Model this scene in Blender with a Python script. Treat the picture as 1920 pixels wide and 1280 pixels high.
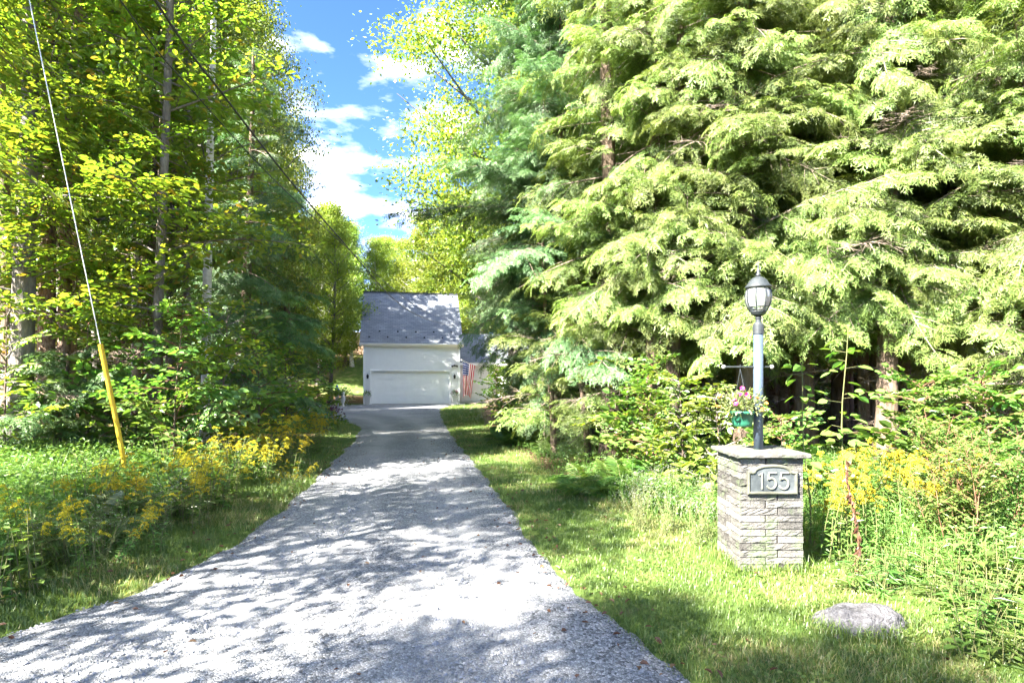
import bpy, math, random
import numpy as np
from mathutils import Vector, Matrix, Euler
R = math.radians
PI = math.pi
scene = bpy.context.scene
C = scene.collection
for o in list(bpy.data.objects):
    bpy.data.objects.remove(o)

# ------------------------------------------------------------------ camera, sky, sun, exposure
cam_d = bpy.data.cameras.new('camera')
cam_d.lens = 20.0
cam_d.sensor_width = 36.0
cam_d.shift_y = 0.037
cam_d.clip_end = 3000
cam = bpy.data.objects.new('camera', cam_d)
cam.location = (0, 0, 1.6)
cam.rotation_euler = (R(90), 0, 0)
C.objects.link(cam)
scene.camera = cam
FPX, HOR = 1067.0, 711.0

SUN_EL, SUN_AZ = 41.0, 230.0      # azimuth clockwise from +Y: behind the camera, to the left
world = bpy.data.worlds.new('World')
scene.world = world
world.use_nodes = True
wn = world.node_tree.nodes
wl = world.node_tree.links
wn.clear()
w_out = wn.new('ShaderNodeOutputWorld')
w_bg = wn.new('ShaderNodeBackground')
sky = wn.new('ShaderNodeTexSky')
sky.sky_type = 'NISHITA'
sky.sun_disc = False
sky.sun_elevation = R(SUN_EL)
sky.sun_rotation = R(SUN_AZ)
sky.altitude = 400
sky.air_density = 0.25
sky.dust_density = 0.0
sky.ozone_density = 3.0
w_bg.inputs['Strength'].default_value = 0.15
tc = wn.new('ShaderNodeTexCoord')
wmap = wn.new('ShaderNodeMapping')
wmap.inputs['Scale'].default_value = (1.0, 1.0, 2.6)
wmap.inputs['Location'].default_value = (5.2, 4.4, 2.2)
cn = wn.new('ShaderNodeTexNoise')
cn.inputs['Scale'].default_value = 7.0
cn.inputs['Detail'].default_value = 7
cn.inputs['Roughness'].default_value = 0.55
cr = wn.new('ShaderNodeValToRGB')
ce = cr.color_ramp.elements
ce.new(0.6); ce.new(0.65); ce.new(0.7)
for e_, (p_, v_) in zip(ce, ((.49, 0), (.56, .007), (.61, .03), (.70, .24), (.88, 1.0))):
    e_.position = p_; e_.color = (v_, v_, v_, 1)
cmix = wn.new('ShaderNodeMix')
cmix.data_type = 'RGBA'
cmix.inputs[7].default_value = (26.0, 25.1, 24.2, 1)
wl.new(tc.outputs['Generated'], wmap.inputs['Vector'])
wl.new(wmap.outputs['Vector'], cn.inputs['Vector'])
wl.new(cn.outputs['Fac'], cr.inputs['Fac'])
wl.new(cr.outputs['Color'], cmix.inputs[0])
w_hs = wn.new('ShaderNodeHueSaturation')
w_hs.inputs['Saturation'].default_value = 1.1
w_hs.inputs['Value'].default_value = 0.27
wl.new(sky.outputs['Color'], w_hs.inputs['Color'])
wl.new(w_hs.outputs['Color'], cmix.inputs[6])
wl.new(cmix.outputs[2], w_bg.inputs['Color'])
wl.new(w_bg.outputs[0], w_out.inputs['Surface'])

sun_d = bpy.data.lights.new('sun', 'SUN')
sun_d.energy = 2.0
sun_d.angle = R(0.6)
sun_d.color = (1.0, 0.95, 0.86)
sun = bpy.data.objects.new('sun', sun_d)
SD = Vector((math.sin(R(SUN_AZ)) * math.cos(R(SUN_EL)), math.cos(R(SUN_AZ)) * math.cos(R(SUN_EL)), math.sin(R(SUN_EL))))
sun.rotation_euler = SD.to_track_quat('Z', 'Y').to_euler()
sun.location = (-20, -20, 30)
C.objects.link(sun)

vs = scene.view_settings
vs.view_transform = 'Standard'
vs.look = 'None'
vs.exposure = 5.05
vs.gamma = 1.0
vs.use_curve_mapping = False
cy = scene.cycles
cy.max_bounces = 6
cy.diffuse_bounces = 5
cy.glossy_bounces = 2
cy.transmission_bounces = 4
cy.transparent_max_bounces = 6
cy.caustics_reflective = False
cy.caustics_refractive = False
cy.use_denoising = True
cy.use_adaptive_sampling = True
cy.adaptive_threshold = 0.02
cy.sample_clamp_indirect = 6.0

# ------------------------------------------------------------------ helpers
def at(px, py, Y):
    """photo pixel at depth Y -> world point"""
    return Vector(((px - 960) / FPX * Y, Y, 1.6 - (py - HOR) / FPX * Y))

class MB:
    """mesh builder: numpy chunks of polygons, each with a material slot and a per-face 'var' value"""
    def __init__(self):
        self.V, self.F, self.n = [], [], 0
    def add(self, V, F, mi=0, var=None, smooth=False):
        V = np.asarray(V, np.float32).reshape(-1, 3)
        if not isinstance(F, np.ndarray):
            groups = {}
            for f in F:
                groups.setdefault(len(f), []).append(f)
            Fs = [np.array(g, np.int64) for g in groups.values()]
        else:
            Fs = [F]
        for f in Fs:
            m = len(f)
            vv = np.full(m, 0.5, np.float32) if var is None else (np.full(m, var, np.float32) if np.isscalar(var) else np.asarray(var, np.float32))
            self.F.append((f + self.n, mi, vv, smooth))
        self.V.append(V)
        self.n += len(V)
        return self
    def mesh(self, name, mats):
        me = bpy.data.meshes.new(name)
        V = np.concatenate(self.V)
        loops = np.concatenate([f.ravel() for f, *_ in self.F]).astype(np.int32)
        sizes = np.concatenate([np.full(len(f), f.shape[1], np.int32) for f, *_ in self.F])
        starts = np.concatenate([[0], np.cumsum(sizes)[:-1]]).astype(np.int32)
        me.vertices.add(len(V)); me.vertices.foreach_set('co', V.ravel())
        me.loops.add(len(loops)); me.loops.foreach_set('vertex_index', loops)
        me.polygons.add(len(sizes))
        me.polygons.foreach_set('loop_start', starts)
        me.polygons.foreach_set('loop_total', sizes)
        me.polygons.foreach_set('material_index', np.concatenate([np.full(len(f), mi, np.int32) for f, mi, _, _ in self.F]))
        me.polygons.foreach_set('use_smooth', np.concatenate([np.full(len(f), s, bool) for f, _, _, s in self.F]))
        a = me.attributes.new('var', 'FLOAT', 'FACE')
        a.data.foreach_set('value', np.concatenate([v for _, _, v, _ in self.F]))
        me.update(calc_edges=True)
        for m in (mats if isinstance(mats, (list, tuple)) else [mats]):
            me.materials.append(m)
        return me
    def obj(self, name, mats, parent=None, **kw):
        return link(name, self.mesh(name, mats), parent, **kw)

def link(name, me, parent=None, loc=None, rot=None, scale=None, label=None, cat=None, group=None, kind=None):
    o = bpy.data.objects.new(name, me)
    C.objects.link(o)
    if parent is not None:
        o.parent = parent
    if loc is not None: o.location = loc
    if rot is not None: o.rotation_euler = rot
    if scale is not None: o.scale = (scale,) * 3 if np.isscalar(scale) else scale
    tag(o, label, cat, group, kind)
    return o
def tag(o, label=None, cat=None, group=None, kind=None):
    if label: o['label'] = label
    if cat: o['category'] = cat
    if group: o['group'] = group
    if kind: o['kind'] = kind
    return o
def thing(name, label, cat, loc=(0, 0, 0), rz=0, group=None):
    return link(name, None, None, loc, (0, 0, rz), None, label, cat, group)

def box(c, s, rz=0.0):
    c = np.array(c, float); s = np.array(s, float) / 2
    V = np.array([[x, y, z] for x in (-1, 1) for y in (-1, 1) for z in (-1, 1)]) * s
    if rz:
        ca, sa = math.cos(rz), math.sin(rz)
        V = np.stack([V[:, 0] * ca - V[:, 1] * sa, V[:, 0] * sa + V[:, 1] * ca, V[:, 2]], 1)
    F = np.array([[0, 1, 3, 2], [4, 6, 7, 5], [0, 4, 5, 1], [2, 3, 7, 6], [0, 2, 6, 4], [1, 5, 7, 3]])
    return V + c, F
def tube(P, rad, sides=8, cap=True, jit=0.0, rng=None, ref=None):
    P = np.asarray(P, float); n = len(P)
    rad = np.full(n, rad) if np.isscalar(rad) else np.asarray(rad, float)
    T = np.gradient(P, axis=0); T /= np.linalg.norm(T, axis=1)[:, None] + 1e-9
    if ref is None: ref = np.array([0, 0, 1.0]) if abs(T[0, 2]) < 0.8 else np.array([1.0, 0, 0])
    ref = np.array(ref, float)
    A = np.cross(T, ref); A /= np.linalg.norm(A, axis=1)[:, None] + 1e-9
    B = np.cross(T, A)
    th = np.arange(sides) / sides * 2 * PI
    rr = rad[:, None] * np.ones(sides)
    if jit and rng is not None:
        rr = rr * (1 + rng.normal(0, jit, (n, sides)))
    V = P[:, None] + rr[..., None] * (np.cos(th)[None, :, None] * A[:, None] + np.sin(th)[None, :, None] * B[:, None])
    V = V.reshape(-1, 3)
    F = []
    for i in range(n - 1):
        for j in range(sides):
            k = (j + 1) % sides
            F.append([i * sides + j, i * sides + k, (i + 1) * sides + k, (i + 1) * sides + j])
    if cap:
        F.append(list(range(sides))[::-1]); F.append([(n - 1) * sides + j for j in range(sides)])
    return V, F
def lathe(prof, sides=20, c=(0, 0, 0)):
    prof = np.asarray(prof, float); n = len(prof)
    th = np.arange(sides) / sides * 2 * PI
    V = np.stack([prof[:, 0][:, None] * np.cos(th), prof[:, 0][:, None] * np.sin(th), prof[:, 1][:, None] * np.ones(sides)], -1).reshape(-1, 3) + np.array(c)
    F = [[i * sides + j, i * sides + (j + 1) % sides, (i + 1) * sides + (j + 1) % sides, (i + 1) * sides + j] for i in range(n - 1) for j in range(sides)]
    F.append(list(range(sides))[::-1]); F.append([(n - 1) * sides + j for j in range(sides)])
    return V, F
def unit(v):
    return v / (np.linalg.norm(v, axis=-1, keepdims=True) + 1e-9)
def inst(TV, TF, P, X, Z, S):
    """copies of a template (x forward, z normal) -> joined verts, faces, index of the copy per face"""
    TV = np.asarray(TV, float); P = np.asarray(P, float); n = len(P)
    X = unit(np.asarray(X, float)); Z = np.asarray(Z, float)
    Yv = unit(np.cross(Z, X)); Z = np.cross(X, Yv)
    S = np.broadcast_to(np.asarray(S, float), (n,)) if np.ndim(S) < 2 else S
    T = TV[None] * (S[:, None, None] if np.ndim(S) == 1 else S[:, None, :])
    V = P[:, None] + T[..., 0:1] * X[:, None] + T[..., 1:2] * Yv[:, None] + T[..., 2:3] * Z[:, None]
    m = len(TV)
    TF = np.asarray(TF)
    F = (TF[None] + (np.arange(n) * m)[:, None, None]).reshape(-1, TF.shape[1])
    return V.reshape(-1, 3), F, np.repeat(np.arange(n), len(TF))

# value noise for terrain and wear
_rn = np.random.default_rng(5).random((256, 256))
def vnoise(x, y):
    x = np.asarray(x, float); y = np.asarray(y, float)
    xi = np.floor(x).astype(int); yi = np.floor(y).astype(int)
    fx = x - xi; fy = y - yi
    fx = fx * fx * (3 - 2 * fx); fy = fy * fy * (3 - 2 * fy)
    g = lambda a, b: _rn[a % 256, b % 256]
    return (g(xi, yi) * (1 - fx) + g(xi + 1, yi) * fx) * (1 - fy) + (g(xi, yi + 1) * (1 - fx) + g(xi + 1, yi + 1) * fx) * fy
def fbm(x, y, o=3):
    s = 0; a = 0.5
    for k in range(o):
        s = s + a * vnoise(x * 2 ** k + 17 * k, y * 2 ** k + 9 * k); a *= 0.5
    return s / (1 - 0.5 ** o)

# ------------------------------------------------------------------ materials
def new_mat(name):
    m = bpy.data.materials.new(name); m.use_nodes = True
    m.node_tree.nodes.clear()
    return m, m.node_tree.nodes, m.node_tree.links
def ramp(n, stops):
    r = n.new('ShaderNodeValToRGB')
    e = r.color_ramp.elements
    while len(e) < len(stops): e.new(0.5)
    for i, (p, c) in enumerate(stops):
        e[i].position = p; e[i].color = (*c, 1)
    return r
def leaf_mat(name, cols, transl=0.45, gloss=0.05, rough=0.45, hue=0.02, val=0.3, tcol=(1.25, 1.2, 0.55)):
    m, n, l = new_mat(name)
    out = n.new('ShaderNodeOutputMaterial')
    at_ = n.new('ShaderNodeAttribute'); at_.attribute_name = 'var'
    k = len(cols)
    rp = ramp(n, [(i / (k - 1), c) for i, c in enumerate(cols)])
    l.new(at_.outputs['Fac'], rp.inputs['Fac'])
    oi = n.new('ShaderNodeObjectInfo')
    hs = n.new('ShaderNodeHueSaturation')
    mr = n.new('ShaderNodeMapRange'); mr.inputs[3].default_value = 0.5 - hue; mr.inputs[4].default_value = 0.5 + hue
    mv = n.new('ShaderNodeMapRange'); mv.inputs[3].default_value = 1 - val; mv.inputs[4].default_value = 1 + val
    l.new(oi.outputs['Random'], mr.inputs[0]); l.new(oi.outputs['Random'], mv.inputs[0])
    l.new(mr.outputs[0], hs.inputs['Hue']); l.new(mv.outputs[0], hs.inputs['Value'])
    l.new(rp.outputs['Color'], hs.inputs['Color'])
    d = n.new('ShaderNodeBsdfDiffuse'); t = n.new('ShaderNodeBsdfTranslucent')
    mul = n.new('ShaderNodeMix'); mul.data_type = 'RGBA'; mul.blend_type = 'MULTIPLY'; mul.inputs[0].default_value = 1.0
    mul.inputs[7].default_value = (*tcol, 1)
    l.new(hs.outputs['Color'], d.inputs['Color']); l.new(hs.outputs['Color'], mul.inputs[6]); l.new(mul.outputs[2], t.inputs['Color'])
    ms = n.new('ShaderNodeMixShader'); ms.inputs[0].default_value = transl
    l.new(d.outputs[0], ms.inputs[1]); l.new(t.outputs[0], ms.inputs[2])
    res = ms
    if gloss > 0:
        g = n.new('ShaderNodeBsdfGlossy'); g.inputs['Roughness'].default_value = rough
        m2 = n.new('ShaderNodeMixShader'); m2.inputs[0].default_value = gloss
        l.new(ms.outputs[0], m2.inputs[1]); l.new(g.outputs[0], m2.inputs[2]); res = m2
    l.new(res.outputs[0], out.inputs['Surface'])
    return m
def surf(name, stops, scale=8.0, detail=5, rough=0.8, bump=0.3, bscale=None, metal=0.0, stretch=(1, 1, 1), use_var=0.0, spec=0.3, dist=0.02, coord='Object'):
    """principled with a noise-driven colour ramp and noise bump"""
    m, n, l = new_mat(name)
    out = n.new('ShaderNodeOutputMaterial'); p = n.new('ShaderNodeBsdfPrincipled')
    p.inputs['Roughness'].default_value = rough; p.inputs['Metallic'].default_value = metal
    p.inputs['Specular IOR Level'].default_value = spec
    tcn = n.new('ShaderNodeTexCoord'); mp = n.new('ShaderNodeMapping'); mp.inputs['Scale'].default_value = stretch
    l.new(tcn.outputs[coord], mp.inputs['Vector'])
    nz = n.new('ShaderNodeTexNoise'); nz.inputs['Scale'].default_value = scale; nz.inputs['Detail'].default_value = detail; nz.inputs['Roughness'].default_value = 0.65
    l.new(mp.outputs[0], nz.inputs['Vector'])
    rp = ramp(n, stops)
    fac = nz.outputs['Fac']
    if use_var:
        a = n.new('ShaderNodeAttribute'); a.attribute_name = 'var'
        oi = n.new('ShaderNodeObjectInfo')
        ad = n.new('ShaderNodeMath'); ad.operation = 'MULTIPLY_ADD'; ad.inputs[1].default_value = use_var
        sb = n.new('ShaderNodeMath'); sb.operation = 'SUBTRACT'; sb.inputs[1].default_value = 0.5
        l.new(oi.outputs['Random'], sb.inputs[0]); l.new(sb.outputs[0], ad.inputs[0]); l.new(nz.outputs['Fac'], ad.inputs[2])
        fac = ad.outputs[0]
    l.new(fac, rp.inputs['Fac']); l.new(rp.outputs['Color'], p.inputs['Base Color'])
    if bump:
        nb = n.new('ShaderNodeTexNoise'); nb.inputs['Scale'].default_value = bscale or scale * 3; nb.inputs['Detail'].default_value = 4
        l.new(mp.outputs[0], nb.inputs['Vector'])
        b = n.new('ShaderNodeBump'); b.inputs['Strength'].default_value = bump; b.inputs['Distance'].default_value = dist
        l.new(nb.outputs['Fac'], b.inputs['Height']); l.new(b.outputs[0], p.inputs['Normal'])
    l.new(p.outputs[0], out.inputs['Surface'])
    return m

M = {}
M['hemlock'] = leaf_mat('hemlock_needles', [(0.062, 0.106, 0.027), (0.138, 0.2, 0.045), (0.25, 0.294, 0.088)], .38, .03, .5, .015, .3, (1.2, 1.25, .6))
M['hemlock_dark_shaded'] = leaf_mat('hemlock_needles_dark_shaded', [(.04, .088, .034), (.078, .15, .05), (.135, .205, .07)], .35, .04, .5, .015, .3, (1.1, 1.25, .7))  # same needles darker and bluer: shade on the driveway hemlocks put into colour
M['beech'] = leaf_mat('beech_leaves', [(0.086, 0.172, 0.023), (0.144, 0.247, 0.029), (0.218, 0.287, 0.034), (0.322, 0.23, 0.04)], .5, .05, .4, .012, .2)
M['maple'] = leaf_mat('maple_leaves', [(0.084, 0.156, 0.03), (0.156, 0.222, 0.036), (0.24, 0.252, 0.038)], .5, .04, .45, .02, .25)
M['yellowgreen'] = leaf_mat('yellow_green_leaves', [(.115, .19, .03), (.175, .25, .038), (.25, .29, .055)], .5, .03, .5, .02, .25)
M['sapling'] = leaf_mat('sapling_leaves', [(0.072, 0.156, 0.034), (0.12, 0.222, 0.043), (0.192, 0.276, 0.06)], .45, .03, .4, .02, .25)
M['fern'] = leaf_mat('fern_fronds', [(0.057, 0.138, 0.023), (0.103, 0.201, 0.032), (0.172, 0.241, 0.046)], .45, .03, .5, .02, .25)
M['weed'] = leaf_mat('weed_leaves', [(0.069, 0.144, 0.032), (0.121, 0.207, 0.046), (0.196, 0.259, 0.069)], .45, .02, .4, .025, .3)
M['pale'] = leaf_mat('pale_aster_leaves', [(.09, .15, .04), (.15, .2, .07), (.25, .28, .13)], .4, .05, .4, .02, .2)
M['goldenrod'] = leaf_mat('goldenrod_plumes', [(.34, .28, .02), (.44, .38, .03), (.52, .47, .07)], .35, .0, .5, .01, .15, (1.1, 1.0, .5))
M['grass'] = leaf_mat('grass_blades', [(0.05, 0.1, 0.016), (0.09, 0.15, 0.025), (0.14, 0.19, 0.04), (0.28, 0.24, 0.11)], .4, .04, .45, .01, .1)
M['brownleaf'] = leaf_mat('dry_leaves', [(.07, .03, .015), (.12, .058, .028), (.18, .115, .06)], .3, .03, .5, .01, .25, (1.1, .9, .6))
M['yellowleaf'] = leaf_mat('yellowed_leaves', [(.3, .2, .02), (.4, .28, .03)], .45, .03, .5, .01, .1, (1.1, 1, .6))
M['bark'] = surf('grey_bark', [(.25, (.05, .042, .035)), (.55, (.13, .115, .098)), (.8, (.24, .22, .19))], 9, 6, .9, .9, 30, stretch=(1, 1, .35), use_var=.15)
M['bark_hemlock'] = surf('brown_bark', [(.25, (.04, .028, .02)), (.55, (.12, .085, .06)), (.8, (.22, .165, .12))], 12, 6, .9, 1.0, 26, stretch=(1, 1, .22), use_var=.15)
M['bark_birch'] = surf('white_birch_bark', [(.28, (.09, .08, .07)), (.4, (.5, .47, .43)), (.75, (.68, .66, .62))], 7, 4, .7, .3, 20, stretch=(1, 1, 2.2))
M['bark_flaky'] = surf('flaky_bark', [(.3, (.05, .03, .018)), (.5, (.19, .13, .085)), (.75, (.33, .26, .19))], 16, 5, .9, 1.0, 40, stretch=(1, 1, .5), dist=.05)
M['twig'] = surf('dead_twigs', [(.3, (.10, .075, .055)), (.7, (.24, .19, .15))], 20, 3, .9, 0)
M['stem'] = surf('green_stems', [(.3, (.07, .09, .03)), (.7, (.14, .13, .05))], 12, 2, .8, 0)
M['redstem'] = surf('brown_stems', [(.3, (.09, .045, .025)), (.7, (.16, .085, .045))], 12, 2, .8, 0)

# ------------------------------------------------------------------ terrain
DL = np.array([(-1, -5.2), (1.5, -4.3), (3.0, -3.45), (3.53, -3.17), (4.28, -2.85), (5.52, -2.69), (6.47, -2.79), (7.8, -2.92), (10.7, -3.42), (15, -4.14), (19.2, -5.1), (22.5, -6.6), (25, -9.0), (27, -13.0), (33.6, -13.5), (35.2, -13.5)])
DR = np.array([(-1, 4.5), (1.5, 1.75), (3.0, 1.01), (3.89, .62), (4.9, .37), (5.7, .16), (7.14, -.07), (10.1, -.57), (13.8, -1.29), (19.2, -2.25), (26, -3.25), (31.6, -4.0), (35.0, -3.7), (36.5, -3.4)])
def xl(y): return np.interp(y, DL[:, 0], DL[:, 1]) + 0.22 * (fbm(np.asarray(y) * 1.9, 3.3, 4) - .5)
def xr(y): return np.interp(y, DR[:, 0], DR[:, 1]) + 0.22 * (fbm(np.asarray(y) * 2.1, 8.3, 4) - .5)
def sm(a, b, x):
    t = np.clip((x - a) / (b - a), 0, 1); return t * t * (3 - 2 * t)
def gz(x, y):
    x = np.asarray(x, float); y = np.asarray(y, float)
    dl = xl(y) - x; dr = x - xr(y)
    d = np.maximum(dl, dr)
    inside = (d < 0) & (y < 36.5)
    z = 0.10 * sm(.1, 1.2, d) * (dl > dr) + .28 * sm(1.0, 4.5, d) * (dl > dr) + .22 * sm(2.2, 6, d) * (dr >= dl)
    z = z + .10 * (fbm(x * .7, y * .7) - .5) * sm(.2, 1.5, d) + .5 * (fbm(x * .12 + 40, y * .12) - .5) * sm(4, 10, d)
    z = np.where((y > 25) & (y < 38) & (x < -3), z * .25, z)
    z = z + sm(39, 60, y + .25 * np.abs(x + 6)) * 4.0 + sm(60, 220, np.hypot(x, y)) * 14
    z = np.where(inside, -.035, z)
    return z
def grassy(x, y):
    x = np.asarray(x, float); y = np.asarray(y, float)
    dl = xl(y) - x; dr = x - xr(y)
    wl_ = 0.75 + .25 * fbm(y * .8, 2.2)
    wr_ = np.interp(y, [0, 3, 5, 6.5, 8, 12, 20, 30], [4, 3.6, 2.6, 1.5, 1.2, 1.1, 1.3, 2.0])
    g = np.where(dl > dr, 1 - sm(wl_ * .8, wl_ * 1.5, dl), 1 - sm(wr_ * .9, wr_ * 1.25, dr))
    lawn = ((y > 27) & (y < 42) & (x < -8))
    return np.where(lawn, 1 - sm(36.5, 39.5, y), g)
def axis(stops):
    out = [stops[0][0]]
    for (a, s), (b, _) in zip(stops[:-1], stops[1:]):
        n = max(1, int(round((b - a) / s))); out += list(np.linspace(a, b, n + 1)[1:])
    return np.array(out)
gx = axis([(-600, 60), (-120, 12), (-36, 2), (-12, .35), (-6, .12), (4, .2), (12, 1.5), (36, 12), (120, 60), (600, 1)])
gy = axis([(-600, 60), (-120, 15), (-15, 1.5), (1.5, .14), (9, .25), (20, .6), (60, 6), (120, 40), (700, 1)])
GX, GY = np.meshgrid(gx, gy)
GZ = gz(GX, GY)
nx, ny = len(gx), len(gy)
I = np.arange(nx * ny).reshape(ny, nx)
GF = np.stack([I[:-1, :-1], I[:-1, 1:], I[1:, 1:], I[1:, :-1]], -1).reshape(-1, 4)
def ground_mat():
    m, n, l = new_mat('ground_cover')
    out = n.new('ShaderNodeOutputMaterial'); p = n.new('ShaderNodeBsdfPrincipled')
    p.inputs['Roughness'].default_value = .95; p.inputs['Specular IOR Level'].default_value = .1
    a = n.new('ShaderNodeAttribute'); a.attribute_name = 'grassy'
    tcn = n.new('ShaderNodeTexCoord')
    n1 = n.new('ShaderNodeTexNoise'); n1.inputs['Scale'].default_value = 14; n1.inputs['Detail'].default_value = 6; n1.inputs['Roughness'].default_value = .7
    n2 = n.new('ShaderNodeTexVoronoi'); n2.inputs['Scale'].default_value = 22
    n3 = n.new('ShaderNodeTexNoise'); n3.inputs['Scale'].default_value = 2.2; n3.inputs['Detail'].default_value = 5
    for q in (n1, n2, n3): l.new(tcn.outputs['Object'], q.inputs['Vector'])
    litter = ramp(n, [(.25, (.05, .03, .018)), (.5, (.14, .085, .05)), (.75, (.25, .17, .11))])
    l.new(n1.outputs['Fac'], litter.inputs['Fac'])
    lv = n.new('ShaderNodeMix'); lv.data_type = 'RGBA'; lv.blend_type = 'OVERLAY'; lv.inputs[0].default_value = .5
    bw = n.new('ShaderNodeRGBToBW')
    l.new(n2.outputs['Color'], bw.inputs[0])
    l.new(litter.outputs['Color'], lv.inputs[6]); l.new(bw.outputs[0], lv.inputs[7])
    gr = ramp(n, [(.3, (.045, .08, .018)), (.55, (.085, .125, .03)), (.72, (.17, .15, .07)), (.85, (.22, .18, .1))])
    l.new(n3.outputs['Fac'], gr.inputs['Fac'])
    mx = n.new('ShaderNodeMix'); mx.data_type = 'RGBA'
    l.new(a.outputs['Fac'], mx.inputs[0]); l.new(lv.outputs[2], mx.inputs[6]); l.new(gr.outputs['Color'], mx.inputs[7])
    l.new(mx.outputs[2], p.inputs['Base Color'])
    b = n.new('ShaderNodeBump'); b.inputs['Strength'].default_value = .8; b.inputs['Distance'].default_value = .05
    l.new(n1.outputs['Fac'], b.inputs['Height']); l.new(b.outputs[0], p.inputs['Normal'])
    l.new(p.outputs[0], out.inputs['Surface'])
    return m
gm = MB().add(np.stack([GX, GY, GZ], -1).reshape(-1, 3), GF, smooth=True)
ground = gm.obj('ground', ground_mat(), kind='structure')
ga = ground.data.attributes.new('grassy', 'FLOAT', 'POINT')
ga.data.foreach_set('value', np.maximum(grassy(GX, GY), .8 * (1 - sm(7.5, 10, GY)) * (np.abs(GX) < 8)).ravel().astype(np.float32))

def gravel_mat():
    m, n, l = new_mat('crushed_stone')
    out = n.new('ShaderNodeOutputMaterial'); p = n.new('ShaderNodeBsdfPrincipled')
    p.inputs['Roughness'].default_value = .85; p.inputs['Specular IOR Level'].default_value = .25
    tcn = n.new('ShaderNodeTexCoord')
    v = n.new('ShaderNodeTexVoronoi'); v.inputs['Scale'].default_value = 58; v.inputs['Randomness'].default_value = 1
    ve = n.new('ShaderNodeTexVoronoi'); ve.feature = 'DISTANCE_TO_EDGE'; ve.inputs['Scale'].default_value = 58
    big = n.new('ShaderNodeTexNoise'); big.inputs['Scale'].default_value = .9; big.inputs['Detail'].default_value = 4
    fine = n.new('ShaderNodeTexNoise'); fine.inputs['Scale'].default_value = 120; fine.inputs['Detail'].default_value = 3
    for q in (v, ve, big, fine): l.new(tcn.outputs['Object'], q.inputs['Vector'])
    bw = n.new('ShaderNodeRGBToBW'); l.new(v.outputs['Color'], bw.inputs[0])
    rp = ramp(n, [(.12, (.05, .053, .058)), (.28, (.16, .167, .178)), (.6, (.25, .26, .275)), (.9, (.38, .385, .395))])
    l.new(bw.outputs[0], rp.inputs['Fac'])
    er = ramp(n, [(.0, (.15, .15, .15)), (.16, (1, 1, 1))]); l.new(ve.outputs['Distance'], er.inputs['Fac'])
    m1 = n.new('ShaderNodeMix'); m1.data_type = 'RGBA'; m1.blend_type = 'MULTIPLY'; m1.inputs[0].default_value = .8
    l.new(rp.outputs['Color'], m1.inputs[6]); l.new(er.outputs['Color'], m1.inputs[7])
    br = ramp(n, [(.35, (.8, .8, .82)), (.65, (1.15, 1.12, 1.08))]); l.new(big.outputs['Fac'], br.inputs['Fac'])
    m2 = n.new('ShaderNodeMix'); m2.data_type = 'RGBA'; m2.blend_type = 'MULTIPLY'; m2.inputs[0].default_value = 1
    l.new(m1.outputs[2], m2.inputs[6]); l.new(br.outputs['Color'], m2.inputs[7])
    tk = n.new('ShaderNodeAttribute'); tk.attribute_name = 'track'      # packed fines in the wheel tracks
    pn = n.new('ShaderNodeTexNoise'); pn.inputs['Scale'].default_value = 3.2; pn.inputs['Detail'].default_value = 5; l.new(tcn.outputs['Object'], pn.inputs['Vector'])
    pm = n.new('ShaderNodeMath'); pm.operation = 'MULTIPLY'; l.new(tk.outputs['Fac'], pm.inputs[0]); l.new(pn.outputs['Fac'], pm.inputs[1])
    m4 = n.new('ShaderNodeMix'); m4.data_type = 'RGBA'; m4.inputs[7].default_value = (.31, .307, .30, 1)
    l.new(pm.outputs[0], m4.inputs[0]); l.new(m2.outputs[2], m4.inputs[6])
    l.new(m4.outputs[2], p.inputs['Base Color'])
    b = n.new('ShaderNodeBump'); b.inputs['Strength'].default_value = .9; b.inputs['Distance'].default_value = .015
    ad = n.new('ShaderNodeMath'); ad.operation = 'MULTIPLY_ADD'; ad.inputs[1].default_value = .3
    l.new(fine.outputs['Fac'], ad.inputs[0]); l.new(ve.outputs['Distance'], ad.inputs[2])
    l.new(ad.outputs[0], b.inputs['Height']); l.new(b.outputs[0], p.inputs['Normal'])
    l.new(p.outputs[0], out.inputs['Surface'])
    return m
M['gravel'] = gravel_mat()
DTR = []
dy = axis([(-1, .4), (2, .08), (9, .2), (20, .5), (35.2, 1)])
dn = 26
DV = []
for y in dy:
    a, b = float(xl(y)) - .06, float(xr(y)) + .06
    for k in range(dn):
        t = k / (dn - 1); x = a + (b - a) * t
        edge = min(t, 1 - t) * (b - a)
        z = .004 + .022 * float(sm(0, .5, edge)) - .018 * math.exp(-((t - .28) / .09) ** 2) - .018 * math.exp(-((t - .72) / .09) ** 2) + .02 * (float(fbm(x * 2.3, y * 2.3)) - .5)
        if edge < .05: z = -.03
        DTR.append(max(math.exp(-((t - .28) / .11) ** 2), math.exp(-((t - .72) / .11) ** 2)))
        DV.append((x, y, z))
I = np.arange(len(dy) * dn).reshape(len(dy), dn)
DF = np.stack([I[:-1, :-1], I[:-1, 1:], I[1:, 1:], I[1:, :-1]], -1).reshape(-1, 4)
driveway = MB().add(DV, DF, smooth=True).obj('driveway', M['gravel'], kind='structure')
dta = driveway.data.attributes.new('track', 'FLOAT', 'POINT'); dta.data.foreach_set('value', np.array(DTR, np.float32))

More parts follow.
